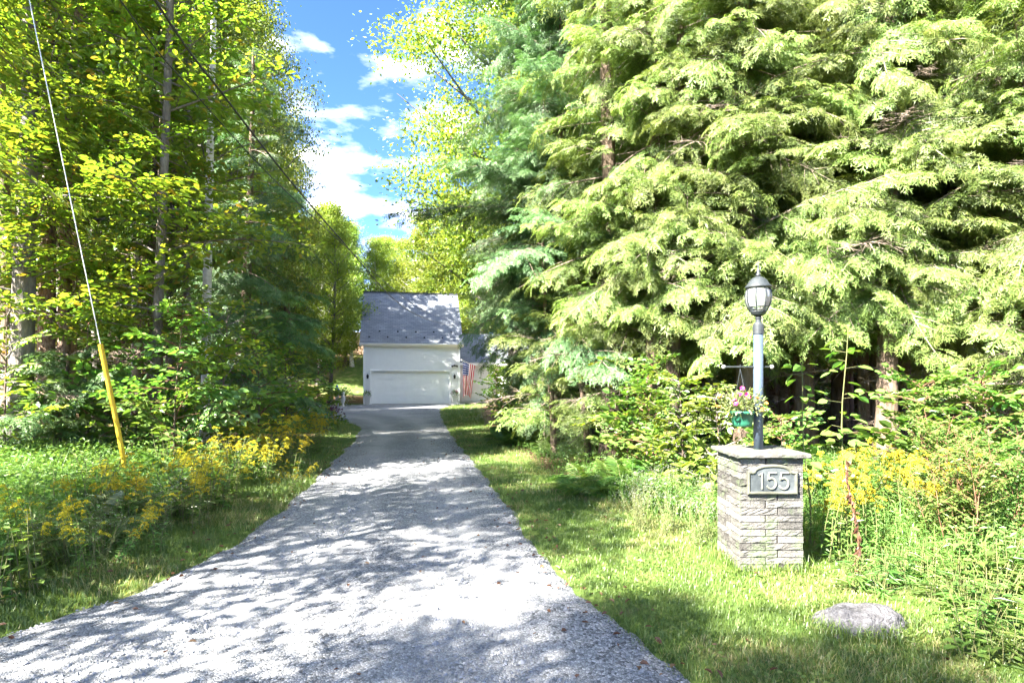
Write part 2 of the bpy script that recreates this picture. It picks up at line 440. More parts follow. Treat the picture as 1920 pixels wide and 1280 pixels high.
# loose stones on the driveway
rng = np.random.default_rng(11)
def stones_template(rng):
    V = np.array([[1, 0, 0], [0, 1, 0], [-1, 0, 0], [0, -1, 0], [0, 0, .8], [.6, .6, .3]]) * (1 + rng.normal(0, .15, (6, 3)))
    return V, np.array([[0, 5, 4], [5, 1, 4], [1, 2, 4], [2, 3, 4], [3, 0, 4], [0, 1, 5]])
M['stone'] = surf('loose_stone', [(.2, (.055, .058, .064)), (.45, (.16, .166, .178)), (.7, (.25, .256, .27)), (.9, (.36, .36, .37))], 30, 2, .85, .2, use_var=0)
sb = MB()
for k in range(5):
    n = 5200
    y = 2.2 + 9.5 * rng.random(n) ** 1.7
    t = .015 + rng.random(n) * .97
    x = xl(y) + (xr(y) - xl(y)) * t
    TV, TF = stones_template(rng)
    s = rng.uniform(.005, .013, n) * (1 + 1.2 * (rng.random(n) > .97))
    X = np.stack([rng.normal(size=n), rng.normal(size=n), rng.normal(size=n) * .25], 1)
    Z = np.stack([rng.normal(size=n) * .3, rng.normal(size=n) * .3, np.ones(n)], 1)
    V, F, ix = inst(TV, TF, np.stack([x, y, np.full(n, .012) + .006 * rng.random(n)], 1), X, Z, s)
    sb.add(V, F, var=rng.random(n)[ix])
sb.obj('gravel_stones', M['stone'], driveway, kind='stuff')

# ------------------------------------------------------------------ garage
GA = R(11.0)
GO = Vector((-9.41, 36.0, 0))
def white(name, c, rough=.55, scale=3):
    return surf(name, [(.3, tuple(.94 * q for q in c)), (.7, c)], scale, 4, rough, .05, 40)
M['siding'] = white('white_siding', (.74, .745, .75))
M['trim'] = white('white_trim', (.8, .8, .8))
M['door_paint'] = white('garage_door_paint', (.8, .8, .79))
M['shingle'] = None
def shingle_mat():
    m, n, l = new_mat('grey_shingles')
    out = n.new('ShaderNodeOutputMaterial'); p = n.new('ShaderNodeBsdfPrincipled'); p.inputs['Roughness'].default_value = .9
    tcn = n.new('ShaderNodeTexCoord')
    br = n.new('ShaderNodeTexBrick'); br.inputs['Scale'].default_value = 1; br.inputs['Brick Width'].default_value = .3; br.inputs['Row Height'].default_value = .16
    br.inputs['Color1'].default_value = (.13, .143, .16, 1); br.inputs['Color2'].default_value = (.175, .19, .21, 1); br.inputs['Mortar'].default_value = (.06, .065, .072, 1); br.inputs['Mortar Size'].default_value = .006
    nz = n.new('ShaderNodeTexNoise'); nz.inputs['Scale'].default_value = 1.4; nz.inputs['Detail'].default_value = 6
    l.new(tcn.outputs['UV'], br.inputs['Vector']); l.new(tcn.outputs['Object'], nz.inputs['Vector'])
    rp = ramp(n, [(.3, (.85, .85, .87)), (.7, (1.15, 1.15, 1.13))]); l.new(nz.outputs['Fac'], rp.inputs['Fac'])
    mx = n.new('ShaderNodeMix'); mx.data_type = 'RGBA'; mx.blend_type = 'MULTIPLY'; mx.inputs[0].default_value = 1
    l.new(br.outputs['Color'], mx.inputs[6]); l.new(rp.outputs['Color'], mx.inputs[7]); l.new(mx.outputs[2], p.inputs['Base Color'])
    l.new(p.outputs[0], out.inputs['Surface'])
    return m
M['shingle'] = shingle_mat()
M['dark_metal'] = surf('dark_metal', [(.3, (.03, .03, .033)), (.7, (.06, .06, .065))], 12, 3, .45, .1, metal=.6)
M['asphalt_edge'] = surf('concrete_apron', [(.3, (.3, .29, .28)), (.7, (.42, .41, .4))], 4, 5, .9, .3)

def siding_panel(name, parent, x0, x1, z0, z1, y, step=.105, mat='siding', facing=-1):
    """clapboards with real laps on the plane y"""
    b = MB(); z = z0; V = []; F = []
    while z < z1 - 1e-4:
        zt = min(z + step, z1); k = len(V)
        V += [(x0, y + facing * .038, z), (x1, y + facing * .038, z), (x1, y + facing * .004, zt), (x0, y + facing * .004, zt), (x0, y, z), (x1, y, z)]
        F += [[k, k + 1, k + 2, k + 3], [k + 4, k + 5, k + 1, k]]
        z = zt
    return b.add(V, F).obj(name, M[mat], parent)
def roof_plane(name, parent, x0, x1, ye, ze, yr, zr, ridge_sign=1):
    """stepped shingle courses from eave to ridge (one part)"""
    L = math.hypot(yr - ye, zr - ze); n = int(L / .16)
    d = np.array([0, (yr - ye) / L, (zr - ze) / L]); nrm = np.array([0, -d[2], d[1]])
    if nrm[2] < 0: nrm = -nrm
    me_v, me_f, uv = [], [], []
    for i in range(n):
        a = i * L / n; bb = (i + 1) * L / n
        for (s, h, x) in ((a, .014, x0), (a, .014, x1), (bb + .004, .004, x1), (bb + .004, .004, x0), (a, -.02, x0), (a, -.02, x1)):
            pnt = np.array([x, ye, ze]) + d * s + nrm * h
            me_v.append(pnt)
        k = i * 6
        me_f += [[k, k + 1, k + 2, k + 3], [k + 4, k + 5, k + 1, k]]
    o = MB().add(me_v, me_f).obj(name, M['shingle'], parent)
    u = o.data.uv_layers.new(name='uv')
    V = np.array(me_v)
    for lp in o.data.loops:
        q = V[lp.vertex_index]
        u.data[lp.index].uv = (q[0], math.hypot(q[1] - ye, q[2] - ze))
    return o
garage = thing('garage', 'white clapboard two-storey garage with steep grey shingle roof at the end of the driveway', 'garage', GO, GA)
GW, GD, GE, GR = 6.12, 8.0, 3.83, 7.72
D0, D1, DT = .52, 5.42, 2.07
core = MB()
core.add(*box((D0 / 2, .06, GE / 2), (D0, .1, GE)))
core.add(*box(((D1 + GW) / 2, .06, GE / 2), (GW - D1, .1, GE)))
core.add(*box(((D0 + D1) / 2, .06, (DT + GE) / 2), (D1 - D0 - .002, .1, GE - DT)))
core.add(*box((.06, GD / 2 + .06, GE / 2), (.1, GD - .12, GE)))
core.add(*box((GW - .06, GD / 2 + .06, GE / 2), (.1, GD - .12, GE)))
core.add(*box((GW / 2, GD - .002, GE / 2), (GW - .24, .1, GE)))
gable = [(0.02, .02, GE), (0.02, GD, GE), (0.02, GD / 2, GR - .12)]
for xx in (0.02, GW - .02):
    core.add([(xx, .02, GE), (xx, GD, GE), (xx, GD / 2, GR - .12), (xx + .02, .02, GE), (xx + .02, GD, GE), (xx + .02, GD / 2, GR - .12)], [[0, 1, 2], [3, 5, 4]])
core.obj('wall', M['siding'], garage)
siding_panel('siding', garage, .14, D0 - .13, .16, GE - .02, .008)
siding_panel('siding', garage, D1 + .13, GW - .14, .16, GE - .02, .008)
siding_panel('siding', garage, D0 - .128, D1 + .128, DT + .145, GE - .02, .008)
for xx in (.065, GW - .065):
    MB().add(*box((xx, -.008, GE / 2 + .04), (.13, .06, GE - .12))).obj('corner_board', M['trim'], garage)
MB().add(*box((D0 - .06, -.012, DT / 2 + .03), (.12, .07, DT + .06))).obj('door_casing', M['trim'], garage)
MB().add(*box((D1 + .06, -.012, DT / 2 + .03), (.12, .07, DT + .06))).obj('door_casing', M['trim'], garage)
MB().add(*box(((D0 + D1) / 2, -.014, DT + .10), (D1 - D0 + .26, .075, .08))).obj('door_casing', M['trim'], garage)
gdoor = link('garage_door', None, garage)
MB().add(*box(((D0 + D1) / 2, .16, DT / 2), (D1 - D0, .03, DT + .05))).obj('door_backing', M['door_paint'], gdoor)
sh = (DT - .02) / 4
for i in range(4):
    b = MB(); zc = .01 + sh * (i + .5)
    b.add(*box(((D0 + D1) / 2, .13, zc), (D1 - D0 - .01, .03, sh - .008)))
    for k in range(8):
        cx = D0 + (k + .5) * (D1 - D0) / 8
        b.add(*box((cx, .112, zc), ((D1 - D0) / 8 - .12, .012, sh - .16)))
    b.obj('door_section', M['door_paint'], gdoor)
MB().add(*box(((D0 + D1) / 2, .115, .02), (D1 - D0, .04, .025))).obj('weather_strip', M['dark_metal'], gdoor)
# roof
OH = .22
sl = (GR - GE) / (GD / 2)
groof = link('roof', None, garage)
roof_plane('shingle_slope', groof, -OH, GW + OH, -OH, GE + .12 - OH * sl * .5, GD / 2, GR)
roof_plane('shingle_slope', groof, -OH, GW + OH, GD + OH, GE + .12 - OH * sl * .5, GD / 2, GR)
MB().add(*box((GW / 2, GD / 2, GR + .03), (GW + 2 * OH, .24, .04))).obj('ridge_cap', M['shingle'], groof)
MB().add(*box((GW / 2, -OH + .03, GE - .035), (GW + 2 * OH, .03, .17))).obj('fascia', M['trim'], groof)
gut = MB()
prof = [(0, 0), (0, -.1), (-.07, -.1), (-.11, -.02), (-.11, 0), (-.10, 0), (-.1, -.015), (-.065, -.09), (-.01, -.09), (-.01, 0)]
V = []; 
for xx in (-OH, GW + OH):
    V += [(xx, -OH + .008 + a, GE + .045 + c) for a, c in prof]
k = len(prof)
gut.add(V, [[i, (i + 1) % k, k + (i + 1) % k, k + i] for i in range(k)])
gut.obj('gutter', M['trim'], groof)
MB().add(*box((GW / 2, -OH / 2 + .03, GE - .12), (GW + 2 * OH, OH - .06, .02))).obj('soffit', M['trim'], groof)
for xx in (-OH + .012, GW + OH - .012):
    for (ya, yb) in ((-OH, GD / 2), (GD + OH, GD / 2)):
        zA = GE + .12 - OH * sl * .5
        V = [(xx - .012, ya, zA - .16), (xx - .012, ya, zA - .02), (xx - .012, yb, GR - .02), (xx - .012, yb, GR - .16)]
        V += [(p[0] + .024, p[1], p[2]) for p in V]
        MB().add(V, [[0, 1, 2, 3], [7, 6, 5, 4], [0, 4, 5, 1], [1, 5, 6, 2], [2, 6, 7, 3], [3, 7, 4, 0]]).obj('rake_board', M['trim'], groof)
def roofpt(x, s):
    Ls = math.hypot(GD / 2 + OH, GR - (GE + .12 - OH * sl * .5)); t = s / Ls
    return (x, -OH + (GD / 2 + OH) * t, GE + .12 - OH * sl * .5 + (GR - (GE + .12 - OH * sl * .5)) * t)
gs = MB()
gs.add(*box((0, -.02, .05), (.10, .015, .09))); gs.add(*box((0, .04, .02), (.04, .14, .015)))
gsm = gs.mesh('snow_guard', M['dark_metal'])
for row, (s, off) in enumerate(((.65, .35), (1.25, .98))):
    for i in range(5):
        x = off + i * 1.16
        if x < GW: link('snow_guard', gsm, groof, roofpt(x, s), (math.atan(sl) * .75, 0, 0))
def wall_lantern(x, z, s=1.0):
    b = MB()
    b.add(*box((x, -.03, z), (.09, .04, .2)))
    b.add(*lathe([(.02, 0), (.06, .03), (.075, .18), (.09, .2), (.03, .27), (.012, .3)], 8, (x, -.13, z - .14)))
    b.add(*tube([(x, -.05, z + .1), (x, -.1, z + .17), (x, -.13, z + .14)], .01, 5))
    return b.obj('wall_lamp', M['dark_metal'], garage)
wall_lantern(.27, 1.78); wall_lantern(GW - .36, 1.78)
b = MB(); b.add(*box((GW - .36, -.03, 2.5), (.1, .05, .1)))
for s in (-1, 1): b.add(*tube([(GW - .36 + s * .05, -.06, 2.5), (GW - .36 + s * .13, -.14, 2.47), (GW - .36 + s * .17, -.2, 2.44)], [.03, .05, .06], 8))
b.obj('flood_light', M['dark_metal'], garage)
MB().add(*box((GW / 2, -.45, -.02), (GW + .5, .85, .07))).obj('concrete_apron', M['asphalt_edge'], garage)
def gl(x, y, z=0):
    p = Matrix.Rotation(GA, 4, 'Z') @ Vector((x, y, z)); return GO + p

# house wing behind the garage, half hidden by the hemlock
wing = thing('house_wing', 'low white house wing with grey roof right of the garage behind the hemlock', 'house', gl(GW + .02, 1.4), GA)
wb = MB(); WW, WD, WE, WR = 7.5, 5.5, 2.7, 4.9
wb.add(*box((WW / 2, WD / 2, WE / 2), (WW, WD, WE)))
for xx in (0.02, WW - .02):
    wb.add([(xx, 0, WE), (xx, WD, WE), (xx, WD / 2, WR - .1)], [[0, 1, 2]])
wb.obj('wall', M['siding'], wing)
siding_panel('siding', wing, .1, WW - .1, .16, WE - .02, -.004)
wr = link('roof', None, wing)
roof_plane('shingle_slope', wr, -.0, WW + .2, -.25, WE + .02, WD / 2, WR)
roof_plane('shingle_slope', wr, -.0, WW + .2, WD + .25, WE + .02, WD / 2, WR)
MB().add(*box((WW / 2, -.24, WE - .07), (WW + .2, .03, .16))).obj('fascia', M['trim'], wr)
M['glass_dark'] = surf('window_glass', [(.3, (.02, .025, .03)), (.7, (.04, .05, .055))], 2, 2, .08, 0, spec=.6)
for x0 in (2.0, 4.8):
    w = MB()
    for (cx, cz, sx, sz) in ((x0 + .5, .9, 1.1, .08), (x0 + .5, 2.2, 1.1, .081), (x0 - .01, 1.55, .08, 1.22), (x0 + 1.01, 1.55, .08, 1.22), (x0 + .5, 1.55, .94, .04)):
        w.add(*box((cx, -.035, cz), (sx, .06, sz)))
    wo = w.obj('window', M['trim'], wing)
    MB().add(*box((x0 + .5, -.018, 1.55), (.95, .01, 1.25))).obj('pane', M['glass_dark'], wo)

# flag on a pole fixed to the house
def flag_mat():
    m, n, l = new_mat('flag_cloth')
    out = n.new('ShaderNodeOutputMaterial'); p = n.new('ShaderNodeBsdfDiffuse'); t = n.new('ShaderNodeBsdfTranslucent')
    tcn = n.new('ShaderNodeTexCoord'); sp = n.new('ShaderNodeSeparateXYZ'); l.new(tcn.outputs['UV'], sp.inputs[0])
    def mth(op, a, b=None, c=None):
        q = n.new('ShaderNodeMath'); q.operation = op
        for i, v in enumerate((a, b, c)):
            if v is None: continue
            if isinstance(v, (int, float)): q.inputs[i].default_value = v
            else: l.new(v, q.inputs[i])
        return q.outputs[0]
    st = mth('MODULO', mth('FLOOR', mth('MULTIPLY', sp.outputs['X'], 13.0)), 2.0)   # 0 red, 1 white
    mx = n.new('ShaderNodeMix'); mx.data_type = 'RGBA'; mx.inputs[6].default_value = (.45, .012, .03, 1); mx.inputs[7].default_value = (.75, .75, .75, 1)
    l.new(st, mx.inputs[0])
    can = mth('MULTIPLY', mth('LESS_THAN', sp.outputs['X'], 7 / 13), mth('LESS_THAN', sp.outputs['Y'], .4))
    fx = mth('SUBTRACT', mth('FRACT', mth('MULTIPLY', sp.outputs['X'], 13 * .7)), .5)
    fy = mth('SUBTRACT', mth('FRACT', mth('MULTIPLY', sp.outputs['Y'], 6 / .4)), .5)
    dd = mth('SQRT', mth('ADD', mth('MULTIPLY', fx, fx), mth('MULTIPLY', fy, fy)))
    star = mth('LESS_THAN', dd, .27)
    m2 = n.new('ShaderNodeMix'); m2.data_type = 'RGBA'; m2.inputs[6].default_value = (.02, .05, .22, 1); m2.inputs[7].default_value = (.75, .75, .75, 1); l.new(star, m2.inputs[0])
    m3 = n.new('ShaderNodeMix'); m3.data_type = 'RGBA'; l.new(can, m3.inputs[0]); l.new(mx.outputs[2], m3.inputs[6]); l.new(m2.outputs[2], m3.inputs[7])
    l.new(m3.outputs[2], p.inputs['Color']); l.new(m3.outputs[2], t.inputs['Color'])
    ms = n.new('ShaderNodeMixShader'); ms.inputs[0].default_value = .3; l.new(p.outputs[0], ms.inputs[1]); l.new(t.outputs[0], ms.inputs[2])
    l.new(ms.outputs[0], out.inputs['Surface'])
    return m
fp_tip = np.array([-3.28, 37.05, 2.85]); fp_base = np.array(gl(GW + 2.1, 1.38, 2.2))
flag = thing('flag', 'red, white and blue striped flag with starred canton hanging from a pole beside the garage', 'flag', fp_base)
MB().add(*tube([np.zeros(3), fp_tip - fp_base], .018, 8)).obj('pole', surf('flagpole', [(.3, (.5, .5, .5)), (.7, (.62, .62, .6))], 8, 2, .4, 0), flag)
MB().add(*lathe([(.001, -.03), (.03, -.02), (.038, .01), (.03, .04), (.001, .055)], 10, tuple(fp_tip - fp_base))).obj('finial', M['trim'], flag)
MB().add(*box((0, 0, 0), (.07, .05, .14), GA)).obj('bracket', M['dark_metal'], flag)
nu, nv = 40, 40
FV, UV = [], []
pd = (fp_base - fp_tip) * np.array([1, 1, 1]); pd = pd / np.linalg.norm(pd)
for j in range(nv + 1):
    v = j / nv
    for i in range(nu + 1):
        u = i / nu
        h = fp_tip + pd * (.06 + u * 1.22)
        gather = 1 - .42 * v ** .8
        cx = fp_tip + pd * (.06 + .5 * 1.22)
        p = cx + (h - cx) * gather
        p = p + np.array([-.12 * v, -.10 * v, -2.35 * v - (.35 * (1 - u)) * 0 + .42 * u * v * 0])
        fold = .07 * v ** .6 * math.sin(u * 15 + 1.5 * v) + .03 * v * math.sin(u * 31 + 4 * v)
        p = p + np.array([.3 * fold, -fold, .25 * v * math.sin(u * 3.0)])
        FV.append(p - fp_base); UV.append((u, v))
I = np.arange((nu + 1) * (nv + 1)).reshape(nv + 1, nu + 1)
FF = np.stack([I[:-1, :-1], I[:-1, 1:], I[1:, 1:], I[1:, :-1]], -1).reshape(-1, 4)
fo = MB().add(FV, FF, smooth=True).obj('cloth', flag_mat(), flag)
uvl = fo.data.uv_layers.new(name='uv')
for lp in fo.data.loops: uvl.data[lp.index].uv = UV[lp.vertex_index]

# ------------------------------------------------------------------ stone pillar with house number
PW, PX, PY = .525, 1.905, 4.75
PCX, PCY = PX + PW / 2, PY + PW / 2
PTOP, NC = .945, 16
CH = (PTOP + .0) / NC
def stone_mat(name, stops, rough_bump, lichen=True):
    m = surf(name, stops, 22, 6, .9, rough_bump, 75, use_var=.4, dist=.014)
    n, l = m.node_tree.nodes, m.node_tree.links
    if lichen:
        p = next(q for q in n if q.type == 'BSDF_PRINCIPLED')
        src = p.inputs['Base Color'].links[0].from_socket
        g = n.new('ShaderNodeNewGeometry'); nz = n.new('ShaderNodeTexNoise'); nz.inputs['Scale'].default_value = 5.5; nz.inputs['Detail'].default_value = 7; nz.inputs['Roughness'].default_value = .7
        l.new(g.outputs['Position'], nz.inputs['Vector'])
        rp = ramp(n, [(.5, (0, 0, 0)), (.66, (1, 1, 1))]); l.new(nz.outputs['Fac'], rp.inputs['Fac'])
        mx = n.new('ShaderNodeMix'); mx.data_type = 'RGBA'; mx.inputs[7].default_value = (.10, .14, .06, 1)
        ml = n.new('ShaderNodeMath'); ml.operation = 'MULTIPLY'; ml.inputs[1].default_value = .7
        bw = n.new('ShaderNodeRGBToBW'); l.new(rp.outputs['Color'], bw.inputs[0]); l.new(bw.outputs[0], ml.inputs[0])
        l.new(ml.outputs[0], mx.inputs[0]); l.new(src, mx.inputs[6]); l.new(mx.outputs[2], p.inputs['Base Color'])
    return m
M['block'] = stone_mat('split_stone', [(.25, (.035, .032, .028)), (.5, (.085, .08, .072)), (.75, (.145, .138, .125))], .9)
M['capstone'] = stone_mat('cap_stone', [(.25, (.055, .052, .046)), (.5, (.095, .091, .083)), (.75, (.14, .135, .125))], .5)
pillar = thing('stone_pillar', 'grey split-stone block pillar with flat cap and arched house number plaque', 'pillar', (PCX, PCY, 0))
MB().add(*box((0, 0, PTOP / 2 - .02), (PW - .03, PW - .03, PTOP - .01))).obj('mortar_core', surf('dark_mortar', [(.3, (.02, .018, .016)), (.7, (.04, .037, .033))], 20, 3, .95, .3), pillar)
bl_rng = np.random.default_rng(3)
LB, DB = .6 * PW - .009, .4 * PW - .003
def block_mesh(k, mirror):
    gxn, gzn = 9, 4
    V, F = [], []
    for j in range(gzn + 1):
        for i in range(gxn + 1):
            e = (i in (0, gxn)) or (j in (0, gzn))
            V.append((LB * i / gxn + (0 if e else bl_rng.normal(0, .004)), 0.0 if e else bl_rng.normal(-.0015, .003), (CH - .007) * j / gzn + (0 if e else bl_rng.normal(0, .002))))
    I = lambda i, j: j * (gxn + 1) + i
    for j in range(gzn):
        for i in range(gxn): F.append([I(i, j), I(i + 1, j), I(i + 1, j + 1), I(i, j + 1)])
    n = len(V)
    V += [(0, DB, 0), (LB, DB, 0), (LB, DB, CH - .007), (0, DB, CH - .007)]
    F += [[n, n + 3] + [I(0, j) for j in range(gzn, -1, -1)], [n + 2, n + 1] + [I(gxn, j) for j in range(gzn + 1)],
          [n + 1, n] + [I(i, 0) for i in range(gxn + 1)], [n + 3, n + 2] + [I(i, gzn) for i in range(gxn, -1, -1)], [n, n + 1, n + 2, n + 3]]
    V = np.array(V)
    if mirror:
        V[:, 0] = PW - V[:, 0]; F = [f[::-1] for f in F]
    V[:, 0] -= PW / 2; V[:, 1] -= PW / 2
    return MB().add(V, F).mesh('stone_block', M['block'])
blocks = {mi: [block_mesh(k, mi) for k in range(5)] for mi in (False, True)}
for c in range(NC):
    for q in range(4):
        mi = c % 2 == 1
        o = link('stone_block', blocks[mi][int(bl_rng.integers(5))], pillar, (0, 0, c * CH), (0, 0, q * PI / 2))
        j = bl_rng.normal(0, .0018, 2); o.location.x += j[0]; o.location.y += j[1]
# cap
cb = MB(); n = 15; cw = PW / 2 + .046
top = []; V = []; F = []
def capxy(i, side): pass
ring = [(-cw + 2 * cw * i / n, -cw) for i in range(n)] + [(cw, -cw + 2 * cw * i / n) for i in range(n)] + [(cw - 2 * cw * i / n, cw) for i in range(n)] + [(-cw, cw - 2 * cw * i / n) for i in range(n)]
rr = np.array(ring); m_ = len(rr)
lay = []
for zz, ins, jt in ((PTOP + .001, .006, .003), (PTOP + .010, -.001, .003), (PTOP + .031, .000, .003), (PTOP + .040, .008, .003), (PTOP + .041, .05, .0)):
    p = rr * (1 - ins / cw) + bl_rng.normal(0, jt * .6, rr.shape)
    lay.append(np.concatenate([p, np.full((m_, 1), zz) + bl_rng.normal(0, .0008, (m_, 1))], 1))
V = np.concatenate(lay)
for a in range(len(lay) - 1):
    for i in range(m_): F.append([a * m_ + i, a * m_ + (i + 1) % m_, (a + 1) * m_ + (i + 1) % m_, (a + 1) * m_ + i])
F.append([(len(lay) - 1) * m_ + i for i in range(m_)]); F.append([i for i in range(m_)][::-1])
cb.add(V, F).obj('cap_slab', M['capstone'], pillar)
# plaque
M['pewter'] = surf('pewter_frame', [(.3, (.07, .07, .052)), (.7, (.15, .15, .115))], 14, 4, .5, .15, metal=.3)
M['plaque_panel'] = surf('plaque_panel', [(.3, (.03, .036, .038)), (.7, (.075, .085, .088))], 10, 4, .65, .1)
M['brass'] = surf('number_metal', [(.3, (.15, .155, .12)), (.7, (.24, .245, .2))], 14, 4, .5, .1, metal=.3)
plaque = link('number_plaque', None, pillar, (-.0, -PW / 2 - .012, .644))
QW, QS, QH = .418, .19, .249
def outline(ins):
    w = QW / 2 - ins; pts = [(-w, ins), (w, ins), (w, QS - ins)]
    ax = QW / 2 - .05 - ins * .6
    pts.append((ax + .012, QS - ins + .002)); 
    for k in range(13):
        th = PI * k / 12
        pts.append((ax * math.cos(th) * .985, QS - ins + .008 + (QH - QS - .008) * math.sin(th) ** .85))
    pts.append((-ax - .012, QS - ins + .002)); pts.append((-w, QS - ins))
    return pts
rings = [(0, .012), (0, -.010), (.008, -.018), (.016, -.018), (.026, -.006)]
V, F = [], []
k = len(outline(0))
for ins, yy in rings: V += [(a, yy, c) for a, c in outline(ins)]
for a in range(len(rings) - 1):
    for i in range(k): F.append([a * k + i, a * k + (i + 1) % k, (a + 1) * k + (i + 1) % k, (a + 1) * k + i])
MB().add(V, F).obj('frame', M['pewter'], plaque)
MB().add([(a, -.007, c) for a, c in outline(.024)], [list(range(k))]).obj('panel', M['plaque_panel'], plaque)
def stroke(name, pts, x, z, h, w):
    P = np.array([(x + a * w, -.013, z + c * h) for a, c in pts])
    V, F = tube(P, .0085, 6, ref=(0, 1, 0))
    V = np.array(V); V[:, 1] = -.013 + (V[:, 1] + .013) * .8
    return MB().add(V, F).obj(name, M['brass'], plaque)
five = [(1, 1), (.2, 1), (.16, .78), (.12, .56)] + [(.46 + .52 * math.cos(th) , .34 + .33 * math.sin(th)) for th in np.linspace(R(128), R(-155), 16)]
one = [(.0, .84), (.5, 1.0), (.5, .5), (.5, 0)]
stroke('digit_one', one, -.115, .046, .135, .05)
stroke('digit_five', five, -.048, .046, .135, .075)
stroke('digit_five', five, .055, .046, .135, .075)

# ------------------------------------------------------------------ lamp post
M['post_paint'] = surf('blue_grey_post_paint', [(.3, (.035, .05, .07)), (.7, (.065, .09, .12))], 5, 5, .45, .05, stretch=(1, 1, .3), spec=.5)
M['lamp_black'] = surf('weathered_black_metal', [(.3, (.010, .013, .014)), (.7, (.026, .031, .034))], 14, 4, .5, .08, spec=.5)
m, n_, l_ = new_mat('lamp_glass')
o_ = n_.new('ShaderNodeOutputMaterial'); t_ = n_.new('ShaderNodeBsdfTranslucent'); d_ = n_.new('ShaderNodeBsdfDiffuse'); tr_ = n_.new('ShaderNodeBsdfTransparent'); g_ = n_.new('ShaderNodeBsdfGlossy')
t_.inputs['Color'].default_value = (.9, .9, .88, 1); d_.inputs['Color'].default_value = (.8, .82, .82, 1); g_.inputs['Roughness'].default_value = .08
a_ = n_.new('ShaderNodeMixShader'); a_.inputs[0].default_value = .5; l_.new(t_.outputs[0], a_.inputs[1]); l_.new(d_.outputs[0], a_.inputs[2])
b_ = n_.new('ShaderNodeMixShader'); b_.inputs[0].default_value = .62; l_.new(a_.outputs[0], b_.inputs[1]); l_.new(tr_.outputs[0], b_.inputs[2])
c_ = n_.new('ShaderNodeMixShader'); fr_ = n_.new('ShaderNodeFresnel'); l_.new(fr_.outputs[0], c_.inputs[0]); l_.new(b_.outputs[0], c_.inputs[1]); l_.new(g_.outputs[0], c_.inputs[2])
l_.new(c_.outputs[0], o_.inputs['Surface']); M['lamp_glass'] = m
LZ = PTOP + .041
lamp = thing('lamp_post', 'blue-grey lamp post with black lantern and white glass standing on the stone pillar', 'lamp post', (2.17, PCY, LZ))
MB().add(*lathe([(.041, -.002), (.041, 1.03)], 20), smooth=True).obj('pole', M['post_paint'], lamp)
MB().add(*lathe([(.047, 1.015), (.047, 1.085), (.044, 1.088), (.044, 1.095), (.03, 1.115), (.022, 1.12), (.022, 1.145), (.03, 1.15), (.03, 1.158), (.022, 1.165)], 28)).obj('fitter', M['lamp_black'], lamp)
lant = link('lantern', None, lamp)
MB().add(*lathe([(.02, 1.165), (.05, 1.18), (.062, 1.19), (.062, 1.2), (.07, 1.205), (.07, 1.213), (.05, 1.215)], 20), smooth=True).obj('base', M['lamp_black'], lant)
gp = [(.066, 1.213), (.085, 1.25), (.1, 1.29), (.106, 1.34), (.1, 1.39), (.086, 1.425)]
MB().add(*lathe(gp, 24), smooth=True).obj('glass_globe', M['lamp_glass'], lant)
for k in range(8):
    th = k / 8 * 2 * PI + .2
    MB().add(*tube([((r + .003) * math.cos(th), (r + .003) * math.sin(th), z) for r, z in gp], .0062, 5)).obj('rib', M['lamp_black'], lant)
for zz, rad in ((1.25, .089),):
    V, F = tube([(rad * math.cos(t), rad * math.sin(t), zz) for t in np.linspace(0, 2 * PI, 33)], .004, 5)
    MB().add(V, F).obj('band', M['lamp_black'], lant)
MB().add(*lathe([(.088, 1.415), (.104, 1.415), (.112, 1.422), (.108, 1.434), (.09, 1.452), (.072, 1.485), (.05, 1.505), (.03, 1.515), (.018, 1.52)], 24), smooth=True).obj('hood', M['lamp_black'], lant)
MB().add(*lathe([(.016, 1.518), (.024, 1.532), (.016, 1.546), (.01, 1.552), (.019, 1.566), (.009, 1.582), (.005, 1.6), (.008, 1.612), (.001, 1.63)], 14), smooth=True).obj('finial', M['lamp_black'], lant)
zb = 1.71 - LZ
MB().add(*tube([(-.30, -.0, zb), (.115, 0, zb)], .0075, 8)).obj('cross_bar', M['lamp_black'], lamp)
for xx in (-.305, .12):
    MB().add(*lathe([(.001, -.02), (.014, -.015), (.02, 0), (.014, .015), (.001, .02)], 12, (xx, 0, zb)), smooth=True).obj('ball_end', surf('ball_paint', [(.3, (.14, .14, .13)), (.7, (.22, .22, .2))], 9, 2, .5, 0), lamp)

# hanging flower pot
rng = np.random.default_rng(21)
PTX, PTZ = 2.02, 1.19
pot = thing('hanging_flower_pot', 'green plastic flower pot with pink and orange blooms hanging from the lamp post bar', 'flower pot', (PTX, PCY - .02, PTZ))
M['green_plastic'] = surf('green_plastic', [(.3, (.012, .075, .045)), (.7, (.02, .11, .065))], 6, 2, .35, 0, spec=.5)
MB().add(*lathe([(.072, 0), (.08, .004), (.085, .03), (.096, .108), (.103, .108), (.104, .135), (.097, .135), (.092, .11)], 24), smooth=True).obj('pot', M['green_plastic'], pot)
MB().add(*lathe([(.001, .105), (.094, .112)], 20)).obj('soil', surf('potting_soil', [(.3, (.03, .02, .015)), (.7, (.06, .045, .03))], 30, 3, 1, .4), pot)
for k in range(3):
    th = k * 2 * PI / 3 + .4
    MB().add(*tube([(.1 * math.cos(th), .1 * math.sin(th), .13), (.04 * math.cos(th), .04 * math.sin(th), .36), (-.01, .02, .50)], .0022, 5)).obj('hanger_strand', M['lamp_black'], pot)
V, F = tube([(-.01, .02, .50), (-.01, .035, .525), (-.01, .02, .54), (-.01, .005, .53)], .003, 5)
MB().add(V, F).obj('hook', M['lamp_black'], pot)
LEAF_V = np.array([[0, 0, 0], [.33, -.24, .05], [.72, -.19, .02], [1, 0, -.08], [.72, .19, .02], [.33, .24, .05]])
LEAF_F = np.array([[0, 1, 2, 3], [0, 3, 4, 5]])
